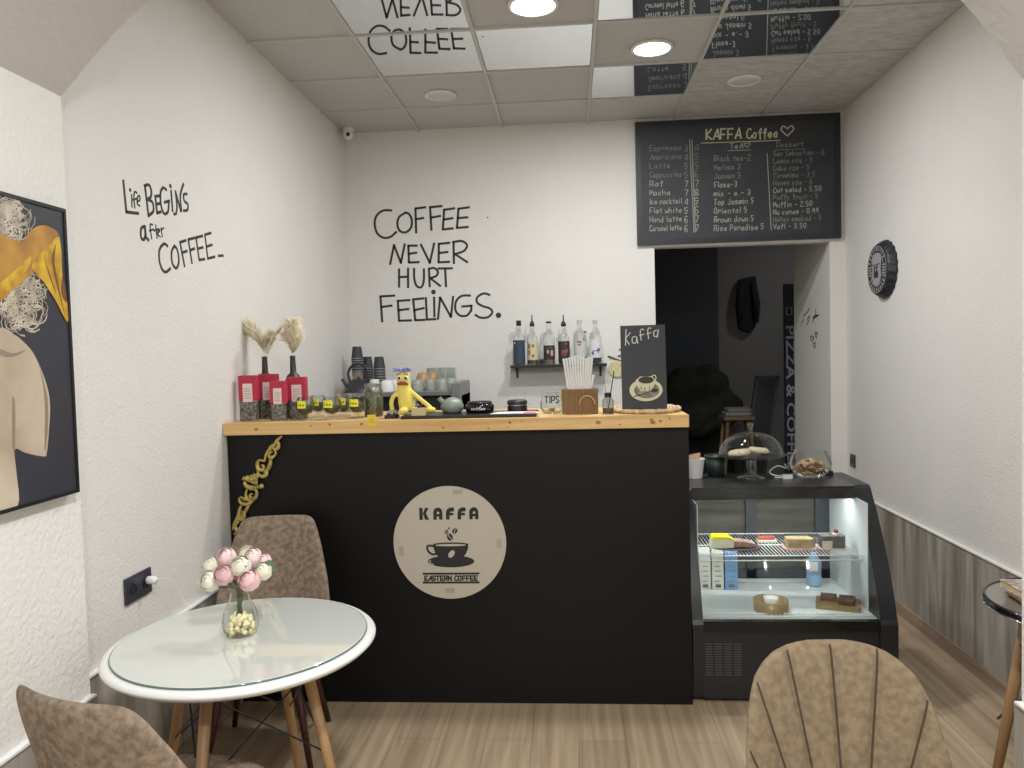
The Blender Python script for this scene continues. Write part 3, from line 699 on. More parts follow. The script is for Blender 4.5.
# interior
b = nb(); box(b, IX0, IX1, 3.45, DYB - .05, .3555, .372); box(b, IX1 - .004, IX1, 3.55, DYB - .04, .372, .86)
box(b, IX0, IX0 + .004, 3.55, DYB - .04, .372, .86); box(b, IX0, IX1, 3.72, DYB - .04, .874, .881)
obj('liner', b, LIN, dc)
b = nb(); yb = DYB - .045
for x0, x1 in ((IX0, IX0 + .03), (IX0 + .33, IX0 + .38), (IX1 - .075, IX1 - .005)): box(b, x0, x1, yb, yb + .02, .372, .874)
box(b, IX0, IX1, yb, yb + .02, .372, .42); box(b, IX0, IX1, yb, yb + .02, .85, .874)
obj('rear_door_frame', b, M('door_frame_grey', (66, 69, 74), .5), dc)
b = nb(); box(b, IX0, IX1, yb + .022, yb + .028, .372, .874); obj('rear_door_glass', b, M('rear_glass', (74, 72, 66), .2, col2=(104, 101, 92), scale=2.2, stretch=(1, 1, 9)), dc)
# glass front
b = nb(); fo = [Vector((0, p.x, p.y)) for p in front]
for i in range(len(fo) - 1):
    a, c = fo[i], fo[i + 1]; v = [b.verts.new((x, p.y, p.z)) for x, p in ((IX0, a), (IX1, a), (IX1, c), (IX0, c))]; b.faces.new(v)
bmesh.ops.remove_doubles(b, verts=b.verts[:], dist=1e-5)
o = obj('front_glass', b, glass('case_glass', (250, 252, 251), .06, .03, .06), dc, smooth=True); sm = o.modifiers.new('thick', 'SOLIDIFY'); sm.thickness = .004; sm.offset = -1
# wire shelf
SZ = .612; sy0, sy1 = 3.60, DYB - .07
b = nb()
for yy, zz in ((sy0, SZ), (sy0, SZ - .022), (sy1, SZ), ((sy0 + sy1) / 2, SZ - .004)): tube(b, [(IX0 + .005, yy, zz), (IX1 - .005, yy, zz)], .0032, 6)
for i in range(46):
    x = IX0 + .012 + i * (IX1 - IX0 - .024) / 45; tube(b, [(x, sy0, SZ), (x, sy1, SZ)], .0016, 5)
for x in (IX0 + .006, IX1 - .006): tube(b, [(x, sy0, SZ), (x, sy0, SZ - .022), (x, sy1, SZ - .022)], .003, 6)
obj('wire_shelf', b, M('white_wire', (226, 228, 226), .35), dc, smooth=True)
b = nb()
for yy in (3.462, 3.50, 3.98): tube(b, [(IX0 + .005, yy, .378), (IX1 - .005, yy, .378)], .0028, 6)
for i in range(40):
    x = IX0 + .012 + i * (IX1 - IX0 - .024) / 39
    for ya, yb2 in ((3.462, 3.50), (3.94, 3.98)): tube(b, [(x, ya, .378), (x, yb2, .378)], .0018, 5)
obj('deck_grid', b, MATS['white_wire'], dc, smooth=True)
b = nb(); tube(b, [(IX0 + .03, 3.77, .868), (IX1 - .03, 3.77, .868)], .009, 10); obj('light_tube', b, M('case_led', (240, 248, 255), .5, emit=10), dc, smooth=True)
l = bpy.data.lights.new('case_light', 'AREA'); l.shape = 'RECTANGLE'; l.size = IX1 - IX0 - .06; l.size_y = .03; l.energy = 2.2; l.color = (.93, .98, 1)
o = bpy.data.objects.new('case_light', l); C.objects.link(o); o.parent = dc; o.matrix_parent_inverse = wm(dc).inverted(); o.location = ((IX0 + IX1) / 2, 3.77, .855)

def carton(px0, px1, ytop, mat, label, y=3.86):
    a = at(px0, 598, y=y); c = at(px1, 598, y=y); zt = .372 + .195
    t = thing('milk_carton', label, 'carton', ((a.x + c.x) / 2, y + .03, .372), 0, 'milk cartons in the display case')
    obj('box', bx(a.x, c.x, y, y + .06, .372, zt - .012), mat, t)
    b = nb(); prism(b, [(y, zt - .012), (y + .06, zt - .012), (y + .035, zt + .012), (y + .025, zt + .012)], lambda p, k: (a.x + (c.x - a.x) * k, p[0], p[1])); obj('gable', b, mat, t)
    b = nb(); w_ = c.x - a.x
    for k, (s0, s1) in enumerate(((.2, .8), (.15, .7), (.3, .85), (.2, .75), (.3, .7), (.25, .8))): box(b, a.x + w_ * s0, a.x + w_ * s1, y - .0008, y, .39 + k * .025, .394 + k * .025)
    box(b, a.x + w_ * .3, a.x + w_ * .75, y - .0008, y, .385, .402)
    obj('print', b, M('grey_print', (140, 142, 146), .7), t)
carton(700, 711, 0, PAPER, 'white drink carton at the left side of the display case')
carton(712.5, 724, 0, M('ivory_carton', (226, 222, 208), .6), 'ivory drink carton beside the blue one in the case')
carton(725.5, 738, 0, M('blue_carton', (126, 168, 214), .5), 'light blue drink carton in the display case')
def plate_pos(px, py, z, dy=0):
    p = at(px, py, z=z); return p
# food on the wire shelf
def shelf_thing(name, label, cat, px, py=545, z=SZ + .0035):
    p = at(px, py, z=z); return p, thing(name, label, cat, p)
p, t = shelf_thing('pastry_pack', 'wrapped pastry with yellow and white label on a dark tray', 'pastry', 735, 549)
b = nb(); lathe(b, [(.04, 0), (.118, .010), (.122, .014), (.04, .007)], p, 28, sy=.62); obj('tray', b, M('dark_tray', (88, 82, 76), .4), t)
b = nb(); prism(b, [(-.118, .012), (-.110, .052), (-.04, .058), (-.012, .046), (-.012, .014)], lambda q, k: (p.x + q[0], p.y - .035 + .07 * k, p.z + q[1])); obj('wrapper', b, M('cream_wrap', (226, 219, 196), .4), t)
b = nb(); prism(b, [(-.112, .053), (-.104, .068), (-.03, .066), (-.010, .048), (-.04, .0585)], lambda q, k: (p.x + q[0], p.y - .037 + .074 * k, p.z + q[1])); obj('yellow_label', b, M('vivid_yellow', (240, 222, 20), .4), t)
b = nb(); prism(b, [(-.010, .014), (-.010, .047), (.04, .044), (.088, .034), (.098, .018), (.085, .012)], lambda q, k: (p.x + q[0], p.y - .032 + .064 * k, p.z + q[1])); obj('sausage_roll', b, M('brown_pastry', (150, 118, 106), .5, vary=.3, scale=50), t, bevel=.006)
p, t = shelf_thing('cake_slice_pack', 'small pack of red topped cake behind the pastry tray', 'cake', 768, 542)
obj('slice', bx(p.x - .05, p.x + .04, p.y - .02, p.y + .03, p.z, p.z + .014), M('cream_cake', (218, 208, 190), .6), t, bevel=.003)
obj('topping', bx(p.x - .048, p.x + .03, p.y - .016, p.y + .026, p.z + .014, p.z + .026), M('red_topping', (186, 84, 80), .4), t, bevel=.003)
p, t = shelf_thing('cake_box', 'clear pack of golden sponge cakes on patterned paper', 'cake', 799, 548)
b = nb(); rbox(b, p.x, p.y, p.z, .150, .095, .008, .02); obj('paper', b, M('pink_paper', (214, 150, 140), .6, col2=(226, 214, 205), scale=60), t)
b = nb(); rbox(b, p.x, p.y, p.z + .008, .120, .07, .042, .012); obj('sponge', b, M('sponge', (214, 182, 138), .8, vary=.2, scale=50), t)
b = nb(); rbox(b, p.x, p.y, p.z + .0082, .130, .08, .052, .014); obj('clear_lid', b, GLASSD, t)
p, t = shelf_thing('cake_slice', 'grey chocolate cake topped with a cherry and cream', 'cake', 831, 548)
b = nb(); rbox(b, p.x, p.y, p.z, .125, .085, .006, .02); obj('paper', b, MATS['pink_paper'], t)
b = nb(); rbox(b, p.x + .004, p.y, p.z + .006, .110, .065, .056, .014); obj('sponge', b, M('choc', (92, 86, 84), .7, vary=.2, scale=40), t)
obj('label', bx(p.x - .050, p.x - .004, p.y - .0335, p.y - .0325, p.z + .006, p.z + .042), M('beige_label', (198, 190, 172), .6), t)
b = nb(); ball(b, (p.x + .020, p.y - .005, p.z + .068), .014, sz=.6); obj('cream', b, PAPER, t, smooth=True)
b = nb(); ball(b, (p.x + .022, p.y - .005, p.z + .081), .011); obj('cherry', b, M('cherry', (130, 30, 36), .3), t, smooth=True)
# deck items
p = at(771, 610, z=.3725); t = thing('tin_of_cream', 'round brown tin holding a small white tub on the case deck', 'tin', p)
b = nb(); lathe(b, [(.075, 0), (.078, .05), (.074, .05), (.071, .006), (0, .006)], p, 32, cap=False); obj('tin', b, M('brown_tin', (158, 134, 98), .4, .2), t, smooth=True)
b = nb(); lathe(b, [(0, .006), (.034, .006), (.034, .02), (0, .02)], p, 24); obj('filling', b, M('filling', (104, 86, 66), .6), t)
b = nb(); lathe(b, [(.028, .02), (.033, .062), (0, .062)], p, 24); obj('white_tub', b, PAPER, t, smooth=True)
p = at(838, 606, z=.3725); t = thing('brownie_tray', 'gold tray of brownies at the right of the case deck', 'cake', p, math.radians(-18))
b = nb(); rbox(b, 0, 0, 0, .19, .14, .020, .012); obj('tray', b, M('gold_tray', (150, 126, 82), .35, .4), t, local=True)
for x_, y_, s_ in ((-.04, .02, .034), (.035, -.02, .030), (.04, .035, .024)):
    b = nb(); rbox(b, x_, y_, .020, .070, .05, s_ * .7, .01); obj('brownie', b, M('brownie', (96, 60, 44), .5, vary=.3, scale=60), t, local=True)
p = at(812, 590, z=.3725); p.y = 3.93; p.x = at(814, 590, y=3.93).x
t = thing('water_bottle', 'blue water bottle at the back of the display case', 'bottle', p)
b = nb(); lathe(b, [(0, 0), (.034, 0), (.036, .01), (.036, .055), (.033, .06), (.036, .065), (.036, .12), (.014, .16), (.013, .175), (0, .175)], p, 24); obj('bottle_body', b, M('blue_plastic', (142, 172, 202), .12), t, smooth=True)
b = nb(); lathe(b, [(.0145, .172), (.0145, .19), (0, .19)], p, 18); obj('cap', b, M('blue_cap', (60, 90, 160), .4), t)
obj('label', bx(p.x - .032, p.x + .008, p.y - .0385, p.y - .0360, .455, .50), PAPER, t)

# ------------------------------------------------------------------ things on top of the case
ZC = DZT + .0005
def on_case(px, py): return at(px, py, z=ZC)
p = on_case(694.5, 477.5); t = thing('white_mug', 'white cup holding sugar packets on the display case', 'cup', p)
r_ = mpp(p.y) * 7.6
b = nb(); lathe(b, [(0, 0), (r_, 0), (r_ * 1.35, .098), (r_ * 1.25, .098), (r_ * .93, .006), (0, .006)], p, 28); obj('cup_body', b, WHITEP, t, smooth=False)
for k, (dx, a) in enumerate(((-.012, .3), (.004, -.2), (.016, .5))):
    b = nb(); prism(b, [(-.018, .04), (.016, .04), (.012 + .01 * a, .125), (-.02 + .01 * a, .118)], lambda q, kk: (p.x + dx + q[0], p.y - .015 + k * .014 + .003 * kk, p.z + q[1])); obj('sugar_packet', b, M('packet', (204, 172, 140), .6, vary=.3, scale=40), t)
p = on_case(716, 476); t = thing('green_pot', 'dark green pot behind the white cup', 'pot', p)
b = nb(); lathe(b, [(0, 0), (.042, 0), (.053, .10), (.049, .10), (.040, .006), (0, .006)], p, 28); obj('pot_body', b, M('dark_green', (38, 52, 44), .5), t, smooth=True)
b = nb(); lathe(b, [(.053, .095), (.058, .10), (.058, .108), (.05, .108), (.05, .098)], p, 28, cap=False); obj('pot_rim', b, MATS['dark_green'], t, smooth=True)
# cake stand
p = on_case(751, 478); k_ = mpp(p.y); t = thing('cake_stand', 'glass cake stand with a domed lid on the display case', 'cake stand', p)
zt_ = (478 - 459) * k_ + .012
STG = glass('stand_glass', (210, 216, 216), .35, .25)
b = nb(); lathe(b, [(13 * k_, 0), (13 * k_, .004), (5 * k_, .014), (3 * k_, .03), (4 * k_, .05), (5 * k_, zt_ - .02), (4 * k_, zt_)], p, 28); obj('pedestal', b, STG, t, smooth=True)
b = nb(); lathe(b, [(0, zt_), (30 * k_, zt_ + .002), (33 * k_, zt_ + .010), (33.5 * k_, zt_ + .013), (32 * k_, zt_ + .013), (29 * k_, zt_ + .006), (0, zt_ + .005)], p, 44); obj('plate', b, STG, t, smooth=True)
dm = nb(); prof_ = []
for i in range(13):
    a = i / 12 * PI / 2; prof_.append((30.5 * k_ * math.cos(a) ** .8 if i < 12 else .012, zt_ + .009 + 22.5 * k_ * math.sin(a)))
lathe(dm, prof_, p, 44, cap=False); dome = obj('dome_lid', dm, GLASS, t, smooth=True)
zk = zt_ + .009 + 22.5 * k_
b = nb(); lathe(b, [(.010, zk - .002), (.008, zk + .012), (.015, zk + .034), (.017, zk + .045), (0, zk + .043)], p, 20); obj('lid_knob', b, STG, dome, smooth=True)
gcp = Vector((p.x, p.y, p.z + zt_ + .006))
for k, (dx, dy, rr, lab) in enumerate(((-.055, -.01, .056, 'flat round cookie under the glass dome, leftmost'), (.0, .035, .056, 'flat round cookie under the dome, at the back'), (.03, -.035, .050, 'flat round cookie under the dome, in front'))):
    q = gcp + Vector((dx, dy, .001 * k)); b = nb(); lathe(b, [(0, 0), (rr, .001), (rr + .003, .010), (rr - .008, .021), (0, .024)], q, 20)
    bmesh.ops.rotate(b, verts=b.verts[:], cent=q, matrix=Matrix.Rotation(.0 + .12 * (k - 1), 3, 'Y'))
    if k != 1:
        zmin = min(v.co.z for v in b.verts); bmesh.ops.translate(b, verts=b.verts[:], vec=(0, 0, gcp.z + .001 + .007 * k - zmin))
    setp(obj('cookie', b, M('cookie', (196, 178, 148), .8, vary=.2, scale=60), smooth=True), lab, 'cookie', 'cookies under the glass dome')
b = nb()
for k in range(3): tube(b, smooth_path([gcp + Vector((-.03 + .01 * k, -.05, .022)), gcp + Vector((.02, -.045 - .006 * k, .030 + .004 * k)), gcp + Vector((.065, -.035, .040 - .008 * k)), gcp + Vector((.082, -.01 + .01 * k, .012))]), .0022, 6)
setp(obj('serving_tongs', b, M('pale_metal', (206, 204, 196), .3, .5), smooth=True), 'pale metal tongs lying under the glass dome', 'tongs')
# fish bowl of dried slices
p = on_case(810.5, 477.5); k_ = mpp(p.y); t = thing('glass_bowl', 'round glass bowl of dried pasta-like biscuits on the case', 'bowl', p)
prof_ = [(0, .001), (10 * k_, 0), (15 * k_, 3.5 * k_), (19 * k_, 10 * k_), (19.7 * k_, 14 * k_), (18.5 * k_, 20 * k_), (15.5 * k_, 25.5 * k_), (15.8 * k_, 26.5 * k_)]
b = nb(); lathe(b, prof_, p, 36, cap=False); obj('bowl_glass', b, GLASS, t, smooth=True)
b = nb(); rnd = random.Random(11)
for k in range(120):
    a = rnd.uniform(0, 6.28); r = rnd.uniform(0, 13) * k_; z = rnd.uniform(3, 17 - (r / k_) * .3) * k_; c_ = p + Vector((r * math.cos(a), r * math.sin(a), z)); a2 = rnd.uniform(0, 6.28)
    d = Vector((math.cos(a2), math.sin(a2), rnd.uniform(-.25, .35))) * 4.2 * k_
    tube(b, [c_ - d, c_ - d * .3 + Vector((0, 0, .006)), c_ + d * .3 + Vector((0, 0, .006)), c_ + d], [.003, .007, .007, .003], 7)
o = setp(obj('biscuit_sticks', b, M('biscuit', (184, 152, 112), .7, col2=(140, 108, 78), scale=30), smooth=True), 'heap of tan biscuit sticks inside the round glass bowl', 'biscuits'); o['kind'] = 'stuff'
b = nb(); q = on_case(786, 478)
tube(b, smooth_path([q + Vector((.02, .02, .005)), q + Vector((-.05, .01, .012)), q + Vector((-.075, .02, .03)), q + Vector((-.03, .04, .055)), q + Vector((.01, .03, .045)), q + Vector((-.005, .0, .07))], 6), .0032, 7)
tube(b, smooth_path([q + Vector((-.06, -.01, .0045)), q + Vector((-.01, -.02, .006)), q + Vector((.03, -.015, .0045))], 5), .0032, 7)
t = thing('charging_cable', 'white coiled cable with plug beside the glass bowl', 'cable', q)
obj('cord', b, WHITEP, t, smooth=True); b = nb(); rbox(b, q.x + .002, q.y - .02, q.z, .05, .022, .02, .008); obj('plug', b, WHITEP, t)
q = on_case(831, 476); b = nb(); rbox(b, q.x, q.y + .03, q.z, .035, .03, .022, .004); setp(obj('small_box', b, BLACKM), 'tiny black box right of the glass bowl on the case', 'box')

# ------------------------------------------------------------------ room behind the doorway
q = at(784, 300, y=6.75); q2 = at(800, 300, y=6.75); zb = at(784, 284, y=6.75).z
t = thing('upright_banner', 'tall dark banner reading PIZZA & COFFEE down its side', 'banner', (q.x + .16, 6.77, 0))
obj('banner_panel', bx(q.x, q.x + .32, 6.75, 6.78, 0, zb), M('banner_dark', (26, 27, 31), .6), t)
cx_ = q.x + .045; zc_ = at(790, 392, y=6.75).z
M1 = Matrix.Translation((cx_, 6.749, zc_)) @ Matrix.Rotation(PI / 2, 4, 'Y') @ Matrix.Rotation(PI / 2, 4, 'X')
bt = fonttext('PIZZA & COFFEE', .098, Matrix.Translation((cx_, 6.749, zc_ - .05)) @ Matrix.Rotation(PI / 2, 4, 'X') @ Matrix.Rotation(-PI / 2, 4, 'Z'), .0008, .0015, 1.72)
obj('banner_text', bt, M('banner_grey', (150, 152, 160), .7), t)
bt = fonttext('PIZZA & COFFEE HOUSE', .075, Matrix.Translation((cx_ + .09, 6.749, zc_ - .3)) @ Matrix.Rotation(PI / 2, 4, 'X') @ Matrix.Rotation(-PI / 2, 4, 'Z'), .0008, .001, 1.3)
b = nb(); cq = at(789, 311, y=6.749); a_ = cq
tube(b, [a_ + Vector((-.022, 0, .03)), a_ + Vector((-.022, 0, -.03)), a_ + Vector((.022, 0, -.03)), a_ + Vector((.022, 0, .03))], .004, 5, closed=True); obj('banner_mark', b, MATS['banner_grey'], t)
bt.free()
q = at(746, 305, y=8.29); hh = 50 * mpp(8.29); t = thing('hanging_coat', 'dark coat hanging on the wall of the unlit room', 'coat', (q.x, 8.3, q.z - hh / 2))
b = nb(); w0 = 9.5 * mpp(8.29)
prism(b, [(-w0 * .8, hh / 2), (w0 * .9, hh / 2 + .03), (w0, hh * .1), (w0 * .85, -hh / 2 + .04), (w0 * .2, -hh / 2 - .03), (-w0 * .9, -hh / 2 + .02), (-w0, 0)], lambda s, k: (q.x + s[0], 8.22 + .08 * k, q.z + s[1])); obj('coat_body', b, M('coat_black', (38, 38, 40), .9), t, bevel=.02)
for s in (-1, 1):
    b = nb(); tube(b, [(q.x + s * w0 * .6, 8.23, q.z + hh * .42), (q.x + s * w0 * .85, 8.20, q.z), (q.x + s * w0 * .8, 8.22, q.z - hh * .35)], [.035, .04, .03], 8); obj('sleeve', b, MATS['coat_black'], t, smooth=True)
# heaped armchair
q = at(703, 470, y=7.3); t = thing('armchair', 'dark padded armchair with a jacket over it in the unlit room', 'armchair', (q.x, 7.3, 0))
ARM = M('dark_olive', (30, 31, 28), .9, bump=.4, bscale=12)
b = nb(); rbox(b, q.x, 7.35, .0, .62, .62, .42, .08); obj('seat', b, ARM, t, bevel=.03)
b = nb(); rbox(b, q.x, 7.70, .30, .60, .16, .80, .07); obj('backrest', b, ARM, t, bevel=.04)
for s in (-1, 1): b = nb(); rbox(b, q.x + s * .30, 7.33, 0, .12, .6, .60, .05); obj('armrest', b, ARM, t, bevel=.03)
b = nb()
for (dx, dz, r) in ((-.12, 1.20, .20), (.08, 1.22, .20), (.2, 1.0, .20), (-.2, .98, .2), (0, .95, .24)): ball(b, (q.x + dx, 7.45, dz), r, sy=.6)
pj = obj('puffer_jacket', b, M('jacket_dark', (38, 39, 36), .9, bump=.6, bscale=16), smooth=True); rm = pj.modifiers.new('remesh', 'REMESH'); rm.mode = 'VOXEL'; rm.voxel_size = .018; rm.use_smooth_shade = True; sm_ = pj.modifiers.new('s', 'SMOOTH'); sm_.iterations = 10; tx_ = bpy.data.textures.new('folds', 'CLOUDS'); tx_.noise_scale = .12; dp_ = pj.modifiers.new('folds', 'DISPLACE'); dp_.texture = tx_; dp_.strength = .07
setp(pj, 'dark puffy jacket heaped over the armchair back', 'jacket')
# leaning menu boards and stool
b0, b1, b2, b3 = at(747, 440, y=7.07), at(760, 440, y=7.07), at(776, 378, y=7.13), at(756, 376, y=7.13)
t = thing('pavement_board', 'dark A-frame board leaning behind the cake stand', 'board', ((b0.x + b2.x) / 2, 7, 0))
dirv = (b3 - b0).normalized(); w_ = Vector((1, 0, 0)) * (b2.x - b3.x + .03)
base = b0 - dirv * (b0.z / dirv.z)
b = nb(); prism(b, [base, base + w_, b3 + w_, b3], lambda s, k: s + Vector((0, .03 * k, 0))); obj('board_panel', b, M('pavement_black', (36, 36, 39), .5), t)
b = nb()
for s0, s1 in ((Vector(), Vector()), (w_ - Vector((.025, 0, 0)), w_ - Vector((.025, 0, 0)))): prism(b, [base + s0, base + s0 + Vector((.025, 0, 0)), b3 + s1 + Vector((.025, 0, 0)), b3 + s1], lambda s, k: s + Vector((0, -.01 + .01 * k, 0)))
prism(b, [b3 - dirv * .03, b3 - dirv * .03 + w_, b3 + w_, b3], lambda s, k: s + Vector((0, -.01 + .01 * k, 0)))
obj('board_rim', b, M('pavement_rim', (58, 56, 54), .5), t)
q = at(737, 413, y=6.6); t = thing('wooden_stool', 'wooden stool in the unlit room carrying folded cloths', 'stool', (q.x, 6.6, 0)); zs = q.z - .02
b = nb(); rbox(b, q.x, 6.62, zs - .03, .26, .26, .03, .02); obj('seat', b, M('stool_wood', (98, 74, 54), .6), t)
for sx_, sy_ in ((-1, -1), (1, -1), (1, 1), (-1, 1)):
    b = nb(); tube(b, [(q.x + sx_ * .09, 6.62 + sy_ * .09, zs - .03), (q.x + sx_ * .17, 6.62 + sy_ * .15, 0)], .016, 8); obj('leg', b, MATS['stool_wood'], t, smooth=True)
for k in range(2):
    b = nb(); rbox(b, q.x + .01 * k, 6.62, zs + .032 * k, .22 - .02 * k, .2, .031, .03)
    setp(obj('folded_cloth', b, M('grey_cloth%d' % k, (120 - 14 * k, 116 - 14 * k, 110 - 14 * k), .9), bevel=.01), ('lower' if k == 0 else 'upper') + ' folded grey cloth on the stool behind the doorway', 'cloth', 'folded cloths on the stool')

# ------------------------------------------------------------------ things on the counter
ZT = TZ + .0003
def cp(px, y): p = at(px, 415, y=y); return Vector((p.x, y, ZT))
def hpx(py, y): return at(400, py, y=y).z
# tea packs
def tea_pack(px0, px1, pytop, y, label, kind='flat'):
    a, c = at(px0, 400, y=y).x, at(px1, 400, y=y).x; zt = at((px0 + px1) / 2, pytop, y=y).z; hgt = zt - ZT; w_ = c - a; xm = (a + c) / 2; dd = .038
    t = thing('tea_pack', label, 'tea pack', (xm, y + dd / 2, ZT), 0, 'red topped packs of loose tea')
    k = .44
    obj('red_sleeve', bx(a, c, y, y + dd, ZT + hgt * k, zt), RED, t, bevel=.003)
    b = nb(); rbox(b, xm, y + dd / 2, ZT, w_ - .004, dd - .004, hgt * k, .004); obj('clear_base', b, GLASSD, t)
    b = nb(); rbox(b, xm, y + dd / 2, ZT + .002, w_ - .012, dd - .010, hgt * (k - .03), .004); obj('loose_tea', b, M('pack_tea', (60, 56, 52), .9, col2=(176, 168, 156), scale=110, detail=2), t)
    obj('paper_label', bx(a + w_ * .25, c - w_ * .22, y - .0012, y, ZT + hgt * .42, ZT + hgt * .82), M('pink_label', (222, 204, 200), .7), t)
    b = nb()
    for i in range(5): box(b, a + w_ * .33, c - w_ * (.30 + .04 * (i % 2)), y - .0018, y - .0012, ZT + hgt * (.50 + .05 * i), ZT + hgt * (.512 + .05 * i))
    obj('label_print', b, M('label_grey', (150, 130, 134), .7), t)
    return t
tea_pack(238.6, 256.6, 375.5, 3.50, 'red topped tea pack, leftmost on the counter')
tea_pack(258.4, 277.2, 374, 3.60, 'tall red tea pack behind the first grass bottle front, partly hidden')
tea_pack(269.5, 285.2, 381, 3.475, 'shorter red tea pack standing in front of the tall one')
tea_pack(287.2, 305.8, 377, 3.535, 'red topped tea pack, rightmost, next to the tea glasses')
# black bottles with pampas grass
def grass_bottle(px, pyneck_top, pyneck_bot, y, label, plumes, gl):
    c = cp(px, y); k = mpp(y); z1_, z2_ = at(px, pyneck_bot, y=y).z, at(px, pyneck_top, y=y).z
    t = thing('black_bottle', label, 'bottle', c, 0, 'black bottles holding dried grass')
    b = nb(); lathe(b, [(0, 0), (.036, 0), (.038, .01), (.038, z1_ - ZT - .03), (.030, z1_ - ZT - .008), (.0155, z1_ - ZT + .006), (.0125, z2_ - ZT - .01), (.0135, z2_ - ZT), (.009, z2_ - ZT), (.009, z2_ - ZT - .02), (0, z2_ - ZT - .02)], c, 24); obj('bottle_body', b, M('bottle_black', (38, 38, 40), .45), t, smooth=True)
    rnd = random.Random(int(px)); top = Vector((c.x, y, z2_ - .015))
    for i, (pts, wid, den) in enumerate(plumes):
        path = smooth_path([top] + [at(x_, y_, y=y - .006 * i) for x_, y_ in pts], 8); b = nb(); tube(b, path, .0013, 5); n_ = len(path)
        for j in range(den):
            u = rnd.uniform(.12, 1) ** .9; f_ = u * (n_ - 1); i0 = min(int(f_), n_ - 2); pos = path[i0].lerp(path[i0 + 1], f_ - i0); d = (path[i0 + 1] - path[i0]).normalized()
            side = Vector((rnd.gauss(0, 1), rnd.gauss(0, .8), rnd.gauss(0, .6))); side = (side - d * side.dot(d)).normalized()
            ln = wid * (math.sin(PI * min(1, .18 + u * .75)) ** .7) * rnd.uniform(.6, 1.5) + .008
            e1 = pos + d * ln * .7 + side * ln * .35; e2 = pos + d * ln * 1.15 + side * ln * .72 + Vector((0, 0, -.12 * ln))
            tube(b, [pos, e1, e2], [.0011, .0014, .0004], 3)
        setp(obj('pampas_plume', b, M('pampas', (236, 224, 196), .95), smooth=True), gl[i], 'dried grass', 'pampas plumes in the black bottles')
grass_bottle(266.8, 356.5, 374, 3.66, 'black bottle behind the red packs, holding sweeping pampas', [([(262, 345), (254, 333), (243, 325), (234, 321)], .052, 700), ([(266, 345), (268, 338), (270, 334)], .035, 160), ([(270, 346), (275, 336), (280, 329)], .012, 120)], ['cream pampas plume sweeping left above the red packs', 'short cream pampas plume in the left black bottle', 'thin pampas sprig pointing right from the left black bottle'])
grass_bottle(294.8, 355.5, 374, 3.64, 'black bottle nearest the teas, holding one upright pampas plume', [([(294.5, 345), (293.5, 335), (293, 324)], .050, 800), ([(291, 347), (287, 341), (284, 335)], .024, 200)], ['upright cream pampas plume in the right black bottle', 'side sprig of pampas leaning left in the right black bottle'])

# tea goblets
def goblet(px, y, wpx, label, first=None, tag=True):
    c = cp(px, y); s = wpx * mpp(y) / 2
    t = thing('tea_goblet', label, 'glass', c, 0, 'footed glasses of loose tea with yellow tags')
    hh = .105
    b = nb(); lathe(b, [(0, .002), (s * .72, 0), (s * .70, .004), (s * .18, .012), (s * .22, .020), (s * .75, .034), (s * .98, .055), (s, .068), (s * .93, .085), (s * .84, hh), (s * .80, hh), (s * .89, .085), (s * .95, .068), (s * .93, .056)], c, 28, cap=False); obj('bowl', b, GLASS, t, smooth=True)
    b = nb(); lathe(b, [(0, .024), (s * .6, .036), (s * .86, .056), (s * .86, .066), (s * .3, .073), (0, .071)], c, 24); obj('loose_tea', b, M('goblet_tea', (46, 44, 34), .9, col2=(96, 90, 62), scale=150, detail=2), t, smooth=True)
    b = nb(); n_ = 6
    for i in range(n_):
        a0 = -PI / 2 - .62 + i * 1.0 / n_; a1 = a0 + 1.0 / n_; r = s * 1.015
        v = [b.verts.new((c.x + r * math.cos(a), c.y + r * math.sin(a), c.z + z)) for a, z in ((a0, .056), (a1, .056), (a1, .090), (a0, .090))]; b.faces.new(v)
    bmesh.ops.remove_doubles(b, verts=b.verts[:], dist=1e-5)
    o = obj('yellow_tag', b, YEL, t); o.modifiers.new('t', 'SOLIDIFY').thickness = .0006
    b = nb(); r = s * 1.035
    fm = lambda u, v: Vector((c.x + r * math.cos(-PI / 2 - .5 + u * .75), c.y + r * math.sin(-PI / 2 - .5 + u * .75), c.z + .067 + .012 * v))
    write(b, 'tea', fm, .002, (0, -1, 0), jit=.4); obj('tag_writing', b, M('olive_ink', (110, 110, 40), .8), t)
goblet(305.5, 3.50, 18.5, 'leftmost footed tea glass with a yellow tag')
goblet(318.5, 3.66, 17, 'footed tea glass behind, between the two leftmost front glasses')
goblet(332, 3.51, 20, 'middle front footed tea glass with a yellow tag')
goblet(345, 3.68, 17, 'footed tea glass behind, left of the rightmost front glass')
goblet(357.5, 3.55, 19, 'rightmost front footed tea glass beside the tall jar')
# tall jar
c = cp(374, 3.62); k_ = mpp(3.62); r = 9.6 * k_; hj = hpx(383, 3.62) - ZT
t = thing('glass_jar', 'tall glass jar of dried herbs beside the yellow toy', 'jar', c)
b = nb(); lathe(b, [(0, 0), (r * .95, 0), (r, .008), (r, hj * .78), (r * .82, hj * .88), (r * .82, hj * .93)], c, 28, cap=False); obj('jar_body', b, GLASSD, t, smooth=True)
b = nb(); lathe(b, [(0, .004), (r * .9, .005), (r * .92, hj * .55), (r * .6, hj * .70), (0, hj * .72)], c, 24); obj('dried_herbs', b, M('herbs', (92, 96, 60), .95, col2=(150, 150, 110), scale=90, detail=3), t, smooth=True)
b = nb(); lathe(b, [(r * .88, hj * .90), (r * .90, hj), (0, hj + .002)], c, 28); obj('lid', b, STEEL, t, smooth=False)
q0, q1 = at(367.5, 420, y=TY0).x, at(376, 420, y=TY0).x
